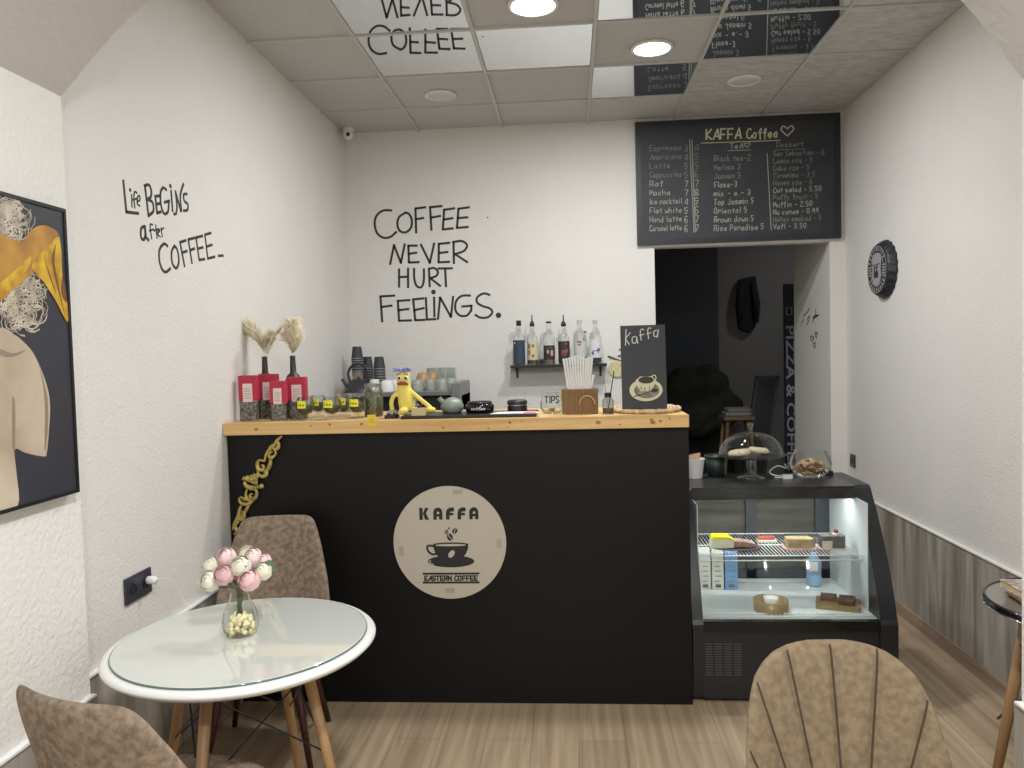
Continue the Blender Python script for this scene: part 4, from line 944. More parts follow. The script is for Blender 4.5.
b = nb(); box(b, q0, q1, TY0 - .0016, TY0 - .0006, TZ - .022, TZ + .028); o = obj('paper_tag', b, M('orange_yellow', (222, 196, 60), .7)); setp(o, 'yellow paper tag stuck on the counter edge below the jar', 'tag')
b = nb(); box(b, q0 + .006, q1 - .006, TY0 - .002, TY0 - .0016, TZ + .004, TZ + .006); box(b, q0 + .006, q1 - .01, TY0 - .002, TY0 - .0016, TZ - .006, TZ - .004); oo = obj('writing', b, M('olive_ink', (110, 110, 40), .8), o)

# black display tray along the counter
a, c = cp(402, 3.45), cp(534, 3.45)
b = nb(); box(b, a.x, c.x + .012, 3.42, 3.66, ZT, ZT + .014); setp(obj('black_tray', b, M('tray_black', (30, 30, 33), .35), bevel=.002), 'long flat black tray lying on the pine worktop', 'tray'); ZY = ZT + .0145
# ash tin with crumpled foil
c = cp(391, 3.48); t = thing('small_black_dish', 'small black dish with crumpled foil left of the yellow toy', 'dish', c)
b = nb(); rbox(b, c.x, c.y + .02, c.z, .062, .06, .016, .012); obj('dish_body', b, BLACKG, t)
b = nb(); rnd = random.Random(2)
for k in range(14): ball(b, (c.x + rnd.uniform(-.018, .018), c.y + .02 + rnd.uniform(-.016, .016), c.z + .018 + rnd.uniform(0, .014)), .009, n=6, m=4)
obj('foil', b, M('foil', (200, 204, 212), .25, .9), t)

# yellow plush toy
pb = cp(414, 3.50); k_ = mpp(3.50); base = Vector((at(413, 415, y=3.50).x, 3.52, ZY))
py = thing('plush_toy', 'yellow long-armed plush toy with purple hair sitting on the tray', 'soft toy', base)
PL = M('yellow_plush', (226, 208, 104), .95, bump=.25, bscale=160)
def T(px, py_, dy=0): p = at(px, py_, y=3.52); return Vector((p.x, 3.52 + dy, p.z))
b = nb()
bod = [(407, 412), (406.5, 405), (405.5, 397), (404, 389), (403.5, 382), (403.5, 377.5)]
tube(b, [T(*p) for p in bod], [.034, .038, .036, .032, .032, .031], 16)
ball(b, T(407, 408), .038, sz=.9, n=16, m=8); ball(b, T(403.5, 378.5), .032, sz=.85, n=16, m=10)
tube(b, smooth_path([T(399.5, 394, -.005), T(394, 399, -.012), T(392.2, 405, -.015), T(392.8, 411, -.012)], 4), .0105, 10); ball(b, T(392.8, 411, -.012), .012, n=10, m=6)
tube(b, smooth_path([T(409, 392, -.005), T(418, 399, -.014), T(427, 406, -.02), T(432, 410, -.024)], 4), .0105, 10)
tube(b, smooth_path([T(412, 411, -.01), T(422, 413, -.035), T(432, 412, -.045)], 4), [.018] * 9 if False else .015, 10)
ball(b, T(433, 411.3, -.05), .019, sx=1.25, sz=.72, n=14, m=8); ball(b, T(405.5, 413, -.04), .022, sx=1.1, sz=.8, n=14, m=8)
zmin = min(v.co.z for v in b.verts); bmesh.ops.translate(b, verts=b.verts[:], vec=(0, 0, base.z - zmin if zmin < base.z else 0))
o = obj('body', b, PL, py, smooth=True); rm = o.modifiers.new('remesh', 'REMESH'); rm.mode = 'VOXEL'; rm.voxel_size = .0035; rm.use_smooth_shade = True
s_ = o.modifiers.new('s', 'SMOOTH'); s_.iterations = 4
dz_ = Vector((0, 0, max(0, base.z - zmin)))
for x_ in (400.6, 407.2):
    b = nb(); ball(b, T(x_, 380, -.026) + dz_, .0125, n=12, m=8); e_ = obj('eye', b, PAPER, py, smooth=True)
    b = nb(); ball(b, T(x_ + .3, 380.2, -.0365) + dz_, .0065, n=10, m=6); obj('pupil', b, BLACKG, e_, smooth=True)
b = nb()
for s in (-1, 1): tube(b, smooth_path([T(398.8, 386.2 + s * .4, -.026) + dz_, T(404, 385.2 + s * .8, -.038) + dz_, T(409.4, 386.2 + s * .4, -.026) + dz_], 5), [.003 + .002 * math.sin(PI * i / 10) for i in range(11)], 8)
obj('lips', b, M('lip_red', (150, 72, 58), .6), py, smooth=True)
b = nb()
for s in (-1, 1): tube(b, [T(403.8 + s * 5.8, 376.6, -.028) + dz_, T(403.8 + s * 1.5, 375.8, -.033) + dz_], .0016, 5)
obj('eyebrow', b, BLACKM, py)
b = nb(); rnd = random.Random(8)
for k in range(90):
    a = rnd.uniform(0, 6.28); r = rnd.uniform(.2, 1) ** .6 * .048; hp = T(402.5, 374.8) + dz_
    tube(b, smooth_path([hp, hp + Vector((math.cos(a) * r * .6, math.sin(a) * r * .6, .014 + rnd.uniform(0, .006))), hp + Vector((math.cos(a) * r, math.sin(a) * r, .008 + rnd.uniform(-.008, .012)))], 3), .0016, 4)
obj('hair', b, M('lavender_yarn', (150, 144, 206), .9), py, smooth=True)
a = T(415, 412, -.075); c_ = T(429, 412, -.075)
b = nb(); prism(b, [(0, 0), (1, 0), (1.02, 1), (.03, .93)], lambda s, k: (a.x + (c_.x - a.x) * s[0], 3.435 + .006 * k + .012 * s[1], ZY + .036 * s[1])); setp(obj('card', b, M('tan_card', (176, 160, 122), .8)), 'tan card leaning on the legs of the yellow toy', 'card')
# grey-green teapot
c = cp(452.5, 3.56); c.z = ZY; k_ = mpp(3.56); t = thing('small_teapot', 'small sage green pot with a spout on the tray', 'teapot', c)
SAGE = M('sage_ceramic', (128, 138, 124), .4); r = 11.5 * k_
b = nb(); lathe(b, [(0, 0), (r * .75, 0), (r, .018), (r * 1.02, .035), (r * .8, .058), (r * .35, .070), (0, .073)], c, 28); obj('pot_body', b, SAGE, t, smooth=True)
b = nb(); tube(b, smooth_path([c + Vector((-r * .6, -.01, .045)), c + Vector((-r * .95, -.015, .060)), c + Vector((-r * 1.1, -.015, .072))], 4), [.014, .013, .012, .011, .011, .011, .011, .012, .013], 12); obj('spout', b, SAGE, t, smooth=True)
b = nb(); tube(b, [c + Vector((r * 1.0 * math.cos(u), -.02 + .0 * u, .035 + .03 * math.sin(u))) for u in [PI * .55 + k * .12 for k in range(8)]], .004, 6); obj('band', b, M('sage_dark', (96, 104, 94), .4), t, smooth=True)
# black ash bowl
c = cp(480, 3.56); c.z = ZY; r = 14.5 * mpp(3.56); t = thing('black_ashtray', 'round black dish with white print on the tray', 'ashtray', c)
b = nb(); lathe(b, [(0, 0), (r * .92, 0), (r, .014), (r, .032), (r * .86, .042), (r * .74, .040), (r * .66, .022), (0, .020)], c, 40); obj('dish_body', b, BLACKG, t, smooth=True)
b = nb(); tube(b, [c + Vector((r * .78 * math.cos(2 * PI * i / 30), r * .78 * math.sin(2 * PI * i / 30), .045)) for i in range(30)], .006, 8, closed=True); obj('dish_rim', b, BLACKM, t, smooth=True)
b = nb(); rr = r * 1.012; fm = lambda u, v: Vector((c.x + rr * math.cos(-PI / 2 - .5 + u), c.y + rr * math.sin(-PI / 2 - .5 + u), c.z + .016 + .011 * v)); write(b, 'coffee', fm, .0026, (0, -1, 0), t=.0006); obj('dish_print', b, PAPER, t)
# black round tin
c = cp(517.5, 3.60); c.z = ZY; r = 10 * mpp(3.6); t = thing('round_tin', 'round black tin with a lighter lid band on the tray', 'tin', c)
b = nb(); lathe(b, [(0, 0), (r * .98, 0), (r, .004), (r, .024), (r * .95, .026)], c, 32); obj('tin_body', b, BLACKM, t)
b = nb(); lathe(b, [(r * .95, .026), (r * .95, .030)], c, 32, cap=False); obj('band', b, STEEL, t)
b = nb(); lathe(b, [(r * .95, .030), (r * 1.02, .032), (r * 1.02, .046), (r * .85, .052), (0, .053)], c, 32); obj('lid', b, M('tin_lid', (36, 35, 36), .4), t, smooth=True)
# white paper with pink print
a = cp(490, 3.44); b = nb(); prism(b, [(0, 0), (.225, .0), (.20, .10), (.03, .10)], lambda s, k: (a.x + s[0], 3.435 + s[1], ZY + .002 * k)); o = obj('leaflet', b, PAPER); setp(o, 'white leaflet with pink print lying on the tray end', 'leaflet')
b = nb(); box(b, a.x + .15, a.x + .205, 3.44, 3.50, ZY + .002, ZY + .0028); obj('pink_print', b, M('pink_print', (214, 96, 130), .7), o)
# tips jar
c = cp(552, 3.62); k_ = mpp(3.62); r = 11.5 * k_; t = thing('tips_jar', 'low round glass jar with TIPS handwritten on it', 'jar', c)
b = nb(); lathe(b, [(0, .001), (r * .75, 0), (r, .022), (r * 1.02, .050), (r * .85, .085), (r * .70, .094), (r * .74, .100)], c, 36, cap=False); obj('jar_glass', b, GLASS, t, smooth=True)
b = nb(); rr = r * 1.03; fm = lambda u, v: Vector((c.x + rr * math.cos(-PI / 2 - .55 + u * 1.25), c.y + rr * math.sin(-PI / 2 - .55 + u * 1.25), c.z + .050 + .030 * v)); write(b, 'TIPS', fm, .0052, (0, -1, 0)); obj('writing', b, INK, t)
b = nb()
for i in range(16):
    a = random.uniform(0, 6.28); rr = random.uniform(0, r * .55); lathe(b, [(0, 0), (.011, 0), (.011, .002), (0, .002)], c + Vector((rr * math.cos(a), rr * math.sin(a), .003 + i * .0012)), 12)
o = setp(obj('coins', b, M('coin', (190, 160, 90), .35, .8)), 'scatter of coins at the bottom of the tips jar', 'coins'); o['kind'] = 'stuff'
# straw basket
c = cp(580.3, 3.56); k_ = mpp(3.56); w_ = 35 * k_; d_ = .11; hb = hpx(393.5, 3.51) - ZT
t = thing('straw_basket', 'brown woven oval basket full of white straws', 'basket', c)
b = nb(); nn = 60
def oval(s, z): return [(c.x + w_ / 2 * s * math.copysign(abs(math.cos(a)) ** .7, math.cos(a)), c.y + d_ / 2 * s * math.copysign(abs(math.sin(a)) ** .7, math.sin(a)), c.z + z) for a in [2 * PI * i / nn for i in range(nn)]]
rings = [[b.verts.new(p) for p in oval(s, z)] for s, z in ((.97, 0), (1, hb), (.93, hb), (.90, .005))]
for A, B in zip(rings, rings[1:]):
    for i in range(nn): b.faces.new((A[i], A[(i + 1) % nn], B[(i + 1) % nn], B[i]))
b.faces.new(rings[0]); b.faces.new(rings[-1])
obj('basket_wall', b, M('basket_brown', (122, 94, 64), .8), t)
b = nb()
for i, p in enumerate(oval(1.0, 0)):
    tube(b, [Vector(p), Vector(oval(1.02, hb)[i])], .0022, 5)
for z in (.004, hb): tube(b, [Vector(p) for p in oval(1.01, z)], .003, 6, closed=True)
obj('weave', b, M('basket_rib', (144, 114, 80), .8), t)
hx = at(587, 403, y=3.5).x; b = nb(); tube(b, [(hx + .034 * math.cos(u), c.y - d_ / 2 - .006, ZT + hb * .42 + .036 * math.sin(u)) for u in [-.1 + k * .34 for k in range(11)]], .0034, 7); obj('handle', b, M('rope_beige', (176, 152, 118), .8), t, smooth=True)
rnd = random.Random(21); n_s = 44; SW = M('straw_white', (224, 224, 222), .5)
st0 = None
for i in range(n_s):
    u = (i % 11) / 10 * 2 - 1; v = (i // 11) / 3 * 2 - 1
    bx_, by_ = u * w_ * .20 - .004, v * .03; tx, ty = u * w_ * .40 - .006, v * .042 - .005 + rnd.uniform(-.004, .004); tz = hpx(361, 3.56) - ZT - .012 * abs(u) + rnd.uniform(-.006, .006)
    b = nb(); p0, p1 = Vector((bx_, by_, .006)), Vector((tx, ty, tz)); tube(b, [p0, p1], .0052, 7)
    o = obj('drinking_straw', b, SW); o.location = c
    setp(o, 'white drinking straw in the bunch standing in the basket', 'straw', 'white straws in the brown basket')
for (x_, y_) in ((593.5, 375),):
    p1 = at(x_, y_, y=3.53); b = nb(); tube(b, [Vector((c.x + .03, 3.545, c.z + .01)), p1], .0055, 7); setp(obj('wrapped_straw', b, WHITEP), 'single thick white straw leaning right of the bunch', 'straw')
# diffuser bottle
c = cp(608.3, 3.50); k_ = mpp(3.5); r = 5.6 * k_; hb = (412.5 - 393) * k_; t = thing('reed_diffuser', 'small glass diffuser bottle with two thin sticks', 'diffuser', c)
b = nb(); lathe(b, [(0, .001), (r, 0), (r, hb * .68), (r * .5, hb * .88), (r * .45, hb)], c, 24, cap=False); obj('bottle_glass', b, GLASSD, t, smooth=True)
b = nb(); lathe(b, [(0, .003), (r * .9, .004), (r * .9, hb * .3), (0, hb * .3)], c, 20); obj('liquid', b, M('dark_liquid', (70, 74, 78), .2), t)
b = nb(); lathe(b, [(r * .62, hb * .86), (r * .62, hb * 1.08), (r * .3, hb * 1.1)], c, 20); obj('collar', b, BLACKM, t)
for x_, y_, m_ in ((603.3, 372, 0), (614, 371, 1)):
    b = nb(); tube(b, [c + Vector((0, 0, hb * .2)), at(x_, y_, y=3.50 + .01 * m_)], .0018 if m_ == 0 else .0024, 6); obj('stick', b, M('grey_reed', (150, 146, 140), .7) if m_ == 0 else BLACKM, t)
# rope placemat and chalkboard easel
c = cp(650, 3.62); t = thing('rope_placemat', 'braided rope placemat under the chalkboard at the counter end', 'placemat', c)
rp = nb(); r0 = 36 * mpp(3.62)
cxm = CXR + .005 - r0 * 1.0
for k in range(9):
    rr = r0 - .010 - k * .018
    if rr < .01: break
    n_ = max(12, int(rr * 300)); 
    tube(rp, [(cxm + rr * math.cos(2 * PI * i / n_), 3.655 + rr * 1.35 * math.sin(2 * PI * i / n_), ZT + .009 + .0015 * math.sin(i * 1.7)) for i in range(n_)], [.0088 + .0012 * math.sin(i * 2.1) for i in range(n_)], 8, closed=True)
obj('braid', rp, M('rope_mix', (206, 184, 150), .9, col2=(168, 128, 88), scale=60), t, smooth=True)
zs_ = ZT + .0195; YBd = 3.505
a = at(622.5, 408.5, y=YBd); c_ = at(667.3, 408.5, y=YBd); tl = at(622.5, 325.5, y=YBd)
hgt = tl.z - zs_; w_ = c_.x - a.x
cb = thing('counter_chalkboard', 'small standing chalkboard with Kaffa and a coffee cup drawing', 'chalkboard', ((a.x + c_.x) / 2, YBd, zs_))
lean = .035
def bf_(s, v, k=0): return Vector((a.x + w_ * s, YBd + lean * v + .016 * k, zs_ + hgt * v))
b = nb(); prism(b, [(0, 0), (1, 0), (1, 1), (0, 1)], lambda s, k: bf_(s[0], s[1], k)); obj('board_panel', b, CHALKB, cb)
b = nb(); prism(b, [(.2, 0), (.8, 0), (.6, .8), (.4, .8)], lambda s, k: bf_(s[0], s[1], 1) + Vector((0, (.11 - .10 * s[1]) * k * 1.0, 0))); obj('stand', b, BLACKM, cb)
Nc = Vector((0, -1, 0)); 
def kz(x, y): return bf_((x - 527) / 276, 1 - (y - 93) / 540.0)   # zoom (540,310)-(700,430), 1024 wide
b = nb()
for cur, pts in [(L_, [(562, 118), (556, 222)]), (L_, [(588, 140), (556, 178), (580, 215)]), (K_, [(620, 165), (600, 172), (600, 205), (620, 205), (628, 170)]), (L_, [(626, 168), (632, 210)]),
                 (K_, [(672, 125), (660, 118), (650, 135), (654, 190)]), (L_, [(644, 160), (672, 152)]), (K_, [(716, 115), (704, 112), (696, 130), (700, 182)]), (L_, [(690, 150), (716, 143)]), (K_, [(752, 130), (735, 135), (734, 165), (752, 165), (762, 130)]), (L_, [(762, 125), (754, 175)])]:
    q = [kz(*p) for p in pts]; ribbon(b, smooth_path(q, 4) if cur else q, .0042, Nc, t=.001)
obj('chalk_word', b, CHALK, cb)
b = nb(); D3 = Vector((1, 0, 0)); V3 = Vector((0, lean / hgt, 1)).normalized(); SXm = w_ / 276
def ring2(x, y, rx, ry, n=40): return [kz(x, y) + D3 * rx * SXm * math.cos(2 * PI * i / n) + V3 * ry * SXm * math.sin(2 * PI * i / n) for i in range(n)]
CREAM = M('drawn_cream', (206, 200, 172), .9)
prism(b, ring2(675, 512, 102, 70), lambda p, k: p + Vector((0, -.001 * k, 0)))
obj('drawn_saucer', b, CREAM, cb)
b = nb(); prism(b, ring2(680, 514, 78, 50), lambda p, k: p + Vector((0, -.001 - .0008 * k, 0))); obj('drawn_saucer_well', b, M('drawn_grey', (96, 95, 88), .9, col2=(150, 146, 128), scale=60), cb)
b = nb(); prism(b, [kz(*p) for p in ((612, 450), (622, 490), (645, 520), (700, 520), (722, 492), (734, 450), (715, 425), (640, 425))], lambda p, k: p + Vector((0, -.002 - .0008 * k, 0)))
ribbon(b, smooth_path([kz(712, 425), kz(732, 418), kz(738, 440), kz(724, 470)]), .004, Nc, t=.0028); obj('drawn_cup', b, CREAM, cb)
b = nb(); prism(b, ring2(677, 448, 47, 22), lambda p, k: p + Vector((0, -.003 - .0008 * k, 0)))
for p0, p1 in (((640, 490), (652, 512)), ((665, 495), (670, 518)), ((700, 490), (694, 515))): ribbon(b, [kz(*p0), kz(*p1)], .003, Nc, t=.0038)
ribbon(b, smooth_path([kz(600, 552), kz(650, 540), kz(700, 522), kz(735, 505)]), .004, Nc, t=.003); prism(b, ring2(728, 516, 22, 12), lambda p, k: p + Vector((0, -.002 - .001 * k, 0)))
obj('drawn_coffee', b, M('drawn_dark', (66, 62, 58), .9), cb)

# ------------------------------------------------------------------ behind the counter
b = nb(); box(b, XL + .003, .50, 4.86, 5.47, 0, .90); o = obj('back_cabinet', b, BLACK); setp(o, 'low black cabinet against the back wall carrying the coffee machine', 'cabinet')
b = nb(); box(b, XL + .003, .51, 4.84, 5.475, .90, .93)
setp(obj('back_worktop', b, M('grey_top', (120, 118, 114), .4)), 'grey worktop of the cabinet behind the counter', 'worktop')
MY = 4.92; zt_m = at(420, 391.5, y=MY).z; mx0, mx1 = at(344, 395, y=MY).x, at(460, 395, y=MY).x
em = thing('espresso_machine', 'steel and black espresso machine behind the counter', 'coffee machine', ((mx0 + mx1) / 2, 5.15, .93))
obj('housing', bx(mx0, mx1, 4.99, 5.42, .95, zt_m - .03), M('machine_dark', (48, 50, 52), .4), em, bevel=.006)
obj('cup_tray', bx(mx0 - .01, mx1 - .05, MY, 5.42, zt_m - .03, zt_m), STEEL, em, bevel=.004)
b = nb(); box(b, mx1 - .055, mx1, 4.90, 5.42, .95, zt_m + .05); obj('side_panel', b, M('panel_grey', (126, 128, 128), .4, .3), em, bevel=.006)
b = nb(); box(b, mx0, mx0 + .05, 4.92, 5.42, .95, zt_m - .03); obj('side_panel', b, MATS['panel_grey'], em, bevel=.006)
for x_ in (mx0 + .22, mx0 + .48):
    b = nb(); lathe(b, [(.035, 0), (.035, -.06), (.03, -.07)], (x_, 4.965, zt_m - .03), 20); g_ = obj('brew_group', b, CHROME, em)
    b = nb(); tube(b, [(x_, 4.95, zt_m - .09), (x_, 4.85, zt_m - .10)], .011, 8); obj('handle', b, BLACKM, g_)
for x_ in (mx0 + .04, mx1 - .04):
    for y_ in (5.03, 5.38): b = nb(); lathe(b, [(.02, 0), (.02, .02)], (x_, y_, .93), 14); obj('foot', b, BLACKM, em)
# kettle on the machine
c = Vector((at(358, 390, y=5.02).x, 5.04, zt_m)); k_ = mpp(5.04)
t = thing('kettle', 'black whistling kettle with a wide base on the coffee machine', 'kettle', c)
KB = M('kettle_black', (44, 46, 50), .45)
b = nb(); lathe(b, [(0, 0), (17.5 * k_, 0), (17.5 * k_, .008), (13 * k_, 5 * k_), (8.5 * k_, 11.5 * k_), (4 * k_, 13.5 * k_), (0, 14 * k_)], c, 32); obj('kettle_body', b, KB, t, smooth=True)
b = nb(); tube(b, smooth_path([c + Vector((-11.5 * k_, -.01, 6 * k_)), c + Vector((-13.5 * k_, -.01, 9 * k_)), c + Vector((-16.5 * k_, -.01, 13.5 * k_))], 4), [.016, .015, .014, .012, .011, .010, .010, .010, .012], 10); obj('spout', b, KB, t, smooth=True)
b = nb(); tube(b, smooth_path([c + Vector((-8 * k_, 0, 10 * k_)), c + Vector((-10.5 * k_, 0, 19 * k_)), c + Vector((-6.5 * k_, 0, 26.5 * k_)), c + Vector((0, 0, 28.5 * k_)), c + Vector((6.5 * k_, 0, 26.5 * k_)), c + Vector((10 * k_, 0, 19 * k_)), c + Vector((8 * k_, 0, 10 * k_))], 4), .0085, 8); obj('handle', b, KB, t, smooth=True)
b = nb(); ball(b, c + Vector((0, 0, 15.5 * k_)), .013); obj('lid_knob', b, M('copper', (150, 96, 70), .35, .5), t, smooth=True)
# stacks of paper cups, upside down, rim by rim
PCB = M('cup_black', (52, 54, 58), .55); PCG = M('cup_grey', (120, 122, 124), .55); PCW = M('cup_white', (226, 224, 218), .55); PCC = M('cup_copper', (196, 150, 118), .5)
def cup_stack(px, y, z0_, items, where):
    c = Vector((at(px, 380, y=y).x, y, z0_)); z = 0
    for i, (mt, dz, col) in enumerate(items):
        b = nb(); h_ = .082; r1, r2 = .040, .029
        lathe(b, [(r1 + .003, z), (r1 + .003, z + .004)], c, 22, cap=False, mi=1); lathe(b, [(r1, z + .004), (r2, z + h_), (r2 - .003, z + h_), (r2 - .003, z + h_ - .004), (0, z + h_ - .004)], c, 22, cap=False)
        ord_ = 'top' if i == len(items) - 1 else ('bottom' if i == 0 else ['second', 'third', 'fourth', 'fifth', 'sixth', 'seventh', 'eighth', 'ninth'][i - 1])
        setp(obj('paper_cup', b, [mt, M('cup_rim', (150, 152, 152), .5)], smooth=False), '%s upturned %s paper cup, %s' % (('topmost' if ord_ == 'top' else ord_ + (' from below' if ord_ != 'bottom' else '')), col, where), 'cup', 'stacked paper cups on the coffee machine'); z += dz
B_ = (PCB, .016, 'black')
cup_stack(358, 5.22, zt_m, [(PCW, .05, 'white'), (PCC, .05, 'copper'), (PCG, .035, 'grey'), (PCB, .018, 'black'), (PCB, .018, 'black'), (PCB, .018, 'black'), (PCB, .016, 'black'), (PCB, .016, 'black'), (PCB, .016, 'black')], 'in the tallest stack above the kettle')
cup_stack(368, 5.30, zt_m, [(PCG, .06, 'grey')] + [(PCB, .018, 'black')] * 6, 'in the middle stack')
cup_stack(379.8, 5.16, zt_m, [(PCB, .0185, 'black')] * 9, 'in the stack right of the kettle')
cup_stack(374.5, 5.03, zt_m, [(PCW, .016, 'white')], 'alone before the right stack')
# cups and glasses on the machine top
MG = glass('cloudy_glass', (176, 184, 176), .4, .3)
GC = M('celadon', (150, 156, 146), .35)
spots = [(387, 0, 'white', 1.15), (396, 1, 'white', 1), (423, 0, 'brown', 1.2), (432, 1, 'brown', 1.1), (417, 2, 'grey', 1), (430, 3, 'grey', .9), (442, 4, 'grey', .95), (451, 2, 'grey', .9)]
for i, (px, kd, col, s) in enumerate(spots):
    y = 5.02 + .10 * (i % 2) + (.16 if col == 'brown' else 0); c = Vector((at(px, 388, y=y).x, y, zt_m))
    r = .040 * s; lift = .03 if col == 'brown' else 0; hh = .075 if col != 'brown' else .115
    t = thing('coffee_cup', {'white': 'white cup left of the toy head on the machine', 'brown': 'tan cup upturned at the back of the machine top', 'grey': 'greyish glass cup on the machine top right of the toy'}[col] + [', leftmost', ', beside it', ', left one', ', right one', ', nearest the toy', ', second from the toy', ', third from the toy', ', farthest right'][i], 'cup', c, 0, 'cups warming on the coffee machine')
    b = nb(); lathe(b, [(r, 0), (r, .003), (r * .96, hh * .6), (r * .7, hh * .95), (r * .4, hh), (0, hh)], c, 24); obj('cup_body', b, {'white': PCW, 'brown': M('tan_ceramic', (170, 140, 100), .4), 'grey': GC}[col], t, smooth=True)
    b = nb(); tube(b, [c + Vector((r * .85 + .020 * math.sin(u), 0, hh * .45 + .020 * math.cos(u))) for u in [k * PI / 6 for k in range(7)]], .004, 6); obj('handle', b, {'white': PCW, 'brown': MATS['tan_ceramic'], 'grey': GC}[col], t, smooth=True)
a, c_ = at(427, 368, y=5.36), at(455, 368, y=5.36); t = thing('acrylic_box', 'clear acrylic box standing behind the cups', 'box', ((a.x + c_.x) / 2, 5.38, zt_m))
b = nb(); zt2 = a.z; box(b, a.x, c_.x, 5.34, 5.343, zt_m, zt2); box(b, a.x, a.x + .003, 5.343, 5.41, zt_m, zt2); box(b, c_.x - .003, c_.x, 5.343, 5.41, zt_m, zt2); obj('clear_wall', b, GLASSD, t)
b = nb(); tube(b, [(a.x, 5.34, zt2), (c_.x, 5.34, zt2), (c_.x, 5.41, zt2), (a.x, 5.41, zt2)], .002, 5, closed=True)
for x_ in (a.x, (a.x * 2 + c_.x) / 3, (a.x + c_.x * 2) / 3, c_.x): tube(b, [(x_, 5.34, zt_m), (x_, 5.34, zt2)], .0016, 5)
obj('edge', b, M('acrylic_edge', (196, 198, 196), .3), t)
# red wire handle by the machine
q = at(338, 395, y=4.9); b = nb(); tube(b, smooth_path([Vector((q.x + .05, 4.98, q.z + .04)), Vector((q.x, 4.95, q.z)), Vector((q.x - .03, 4.93, q.z - .06)), Vector((q.x - .02, 4.93, .93))]), .006, 7); setp(obj('power_cord', b, M('dull_red', (170, 96, 90), .6), smooth=True), 'dull red cord at the left side of the machine', 'cord')
# bottle shelf on the back wall
SY0 = YB - .14; sx0, sx1 = at(510, 366, y=SY0).x, at(607, 366, y=SY0).x; szt = at(560, 364.5, y=SY0).z
b = nb(); box(b, sx0, sx1, SY0, YB - .001, szt - .018, szt); t = obj('wall_shelf', b, BLACKM); setp(t, 'thin black shelf of syrup bottles on the back wall', 'shelf')
b = nb()
for x_ in (sx0 + .04, sx1 - .04): box(b, x_ - .008, x_ + .008, SY0 + .03, YB - .001, szt - .024, szt - .018); box(b, x_ - .008, x_ + .008, YB - .006, YB - .001, szt - .09, szt - .018)
obj('bracket', b, BLACKM, t)
def syrup(px, pytop, liquid, labelm, kind, y, label, wpx=11.2, lab=(.12, .60), motif=None):
    c = Vector((at(px, 350, y=y).x, y, szt)); k_ = mpp(y); r = wpx * k_ / 2; ht = at(px, pytop, y=y).z - szt
    t = thing('syrup_bottle', label, 'bottle', c, 0, 'syrup bottles on the wall shelf')
    b = nb(); lathe(b, [(0, .002), (r * .9, 0), (r, .008), (r, ht * .58), (r * .8, ht * .68), (r * .38, ht * .82), (r * .32, ht * .93), (r * .36, ht * .96)], c, 24, cap=False); obj('bottle_glass', b, MATS.get('syrup_glass') or glass('syrup_glass', (252, 254, 253), .11, .12), t, smooth=True)
    if liquid: b = nb(); lathe(b, [(0, .004), (r * .92, .006), (r * .92, ht * liquid[1]), (0, ht * liquid[1])], c, 20); obj('syrup', b, liquid[0], t, smooth=False)
    b = nb(); n_ = 10; v0, v1 = lab
    for i in range(n_):
        a0 = -PI / 2 - 1.25 + i * 2.5 / n_; a1 = a0 + 2.5 / n_; rr = r * 1.02
        b.faces.new([b.verts.new((c.x + rr * math.cos(a), c.y + rr * math.sin(a), c.z + ht * v)) for a, v in ((a0, v0), (a1, v0), (a1, v1), (a0, v1))])
    bmesh.ops.remove_doubles(b, verts=b.verts[:], dist=1e-5); o = obj('paper_label', b, labelm, t); o.modifiers.new('t', 'SOLIDIFY').thickness = .0008
    b = nb(); rr = r * 1.05
    for (u, v, w__, h__) in (motif[1] if motif else ()):
        q = [(c.x + rr * math.cos(-PI / 2 + a), c.y + rr * math.sin(-PI / 2 + a), c.z + ht * vv) for a, vv in ((u - w__, v - h__), (u, v - h__ * 1.2), (u + w__, v - h__), (u + w__ * .9, v + h__), (u, v + h__ * 1.1), (u - w__, v + h__ * .8))]
        prism(b, [Vector(p) for p in q], lambda p, k: p + Vector((0, -.0008 * k, 0)))
    if motif: obj('label_motif', b, motif[0], t)
    else: b.free()
    b = nb()
    if kind == 'pourer':
        lathe(b, [(r * .42, ht * .92), (r * .44, ht * .99), (r * .3, ht * 1.0), (r * .32, ht * 1.03), (r * .12, ht * 1.05), (r * .09, ht * 1.20), (0, ht * 1.20)], c, 16)
        obj('pourer', b, BLACKM, t, smooth=True)
    elif kind == 'cap': lathe(b, [(r * .42, ht * .88), (r * .42, ht), (0, ht)], c, 16); obj('cap', b, BLACKM, t)
    elif kind == 'lip': lathe(b, [(r * .5, ht * .95), (r * .5, ht * .985), (0, ht)], c, 16); obj('cap', b, BLACKM, t)
    else: lathe(b, [(r * .38, ht * .90), (r * .40, ht), (0, ht)], c, 16); obj('cap', b, M('clear_cap', (190, 192, 190), .3), t)
YS = YB - .085
WM = M('motif_white', (206, 196, 188), .7); RM = M('motif_red', (150, 82, 78), .7); PM = M('motif_violet', (96, 84, 150), .7); GM = M('motif_olive', (128, 104, 70), .7)
syrup(519.3, 320.5, (M('syrup_navy', (36, 50, 64), .3), .56), M('navy_label', (50, 66, 84), .6), 'cap', YS, 'syrup bottle with dark blue label, leftmost on the shelf', 11.8, (.03, .56), (WM, ((-.7, .50, .12, .02),)))
syrup(532.7, 323, (M('syrup_brown', (110, 84, 60), .3), .2), M('cream_label', (206, 192, 160), .6), 'pourer', YS, 'syrup bottle with cream label and spout, second from left', 11, (.12, .55), (GM, ((-.6, .45, .2, .05), (.1, .46, .2, .03), (-.6, .3, .18, .05), (.1, .22, .25, .03))))
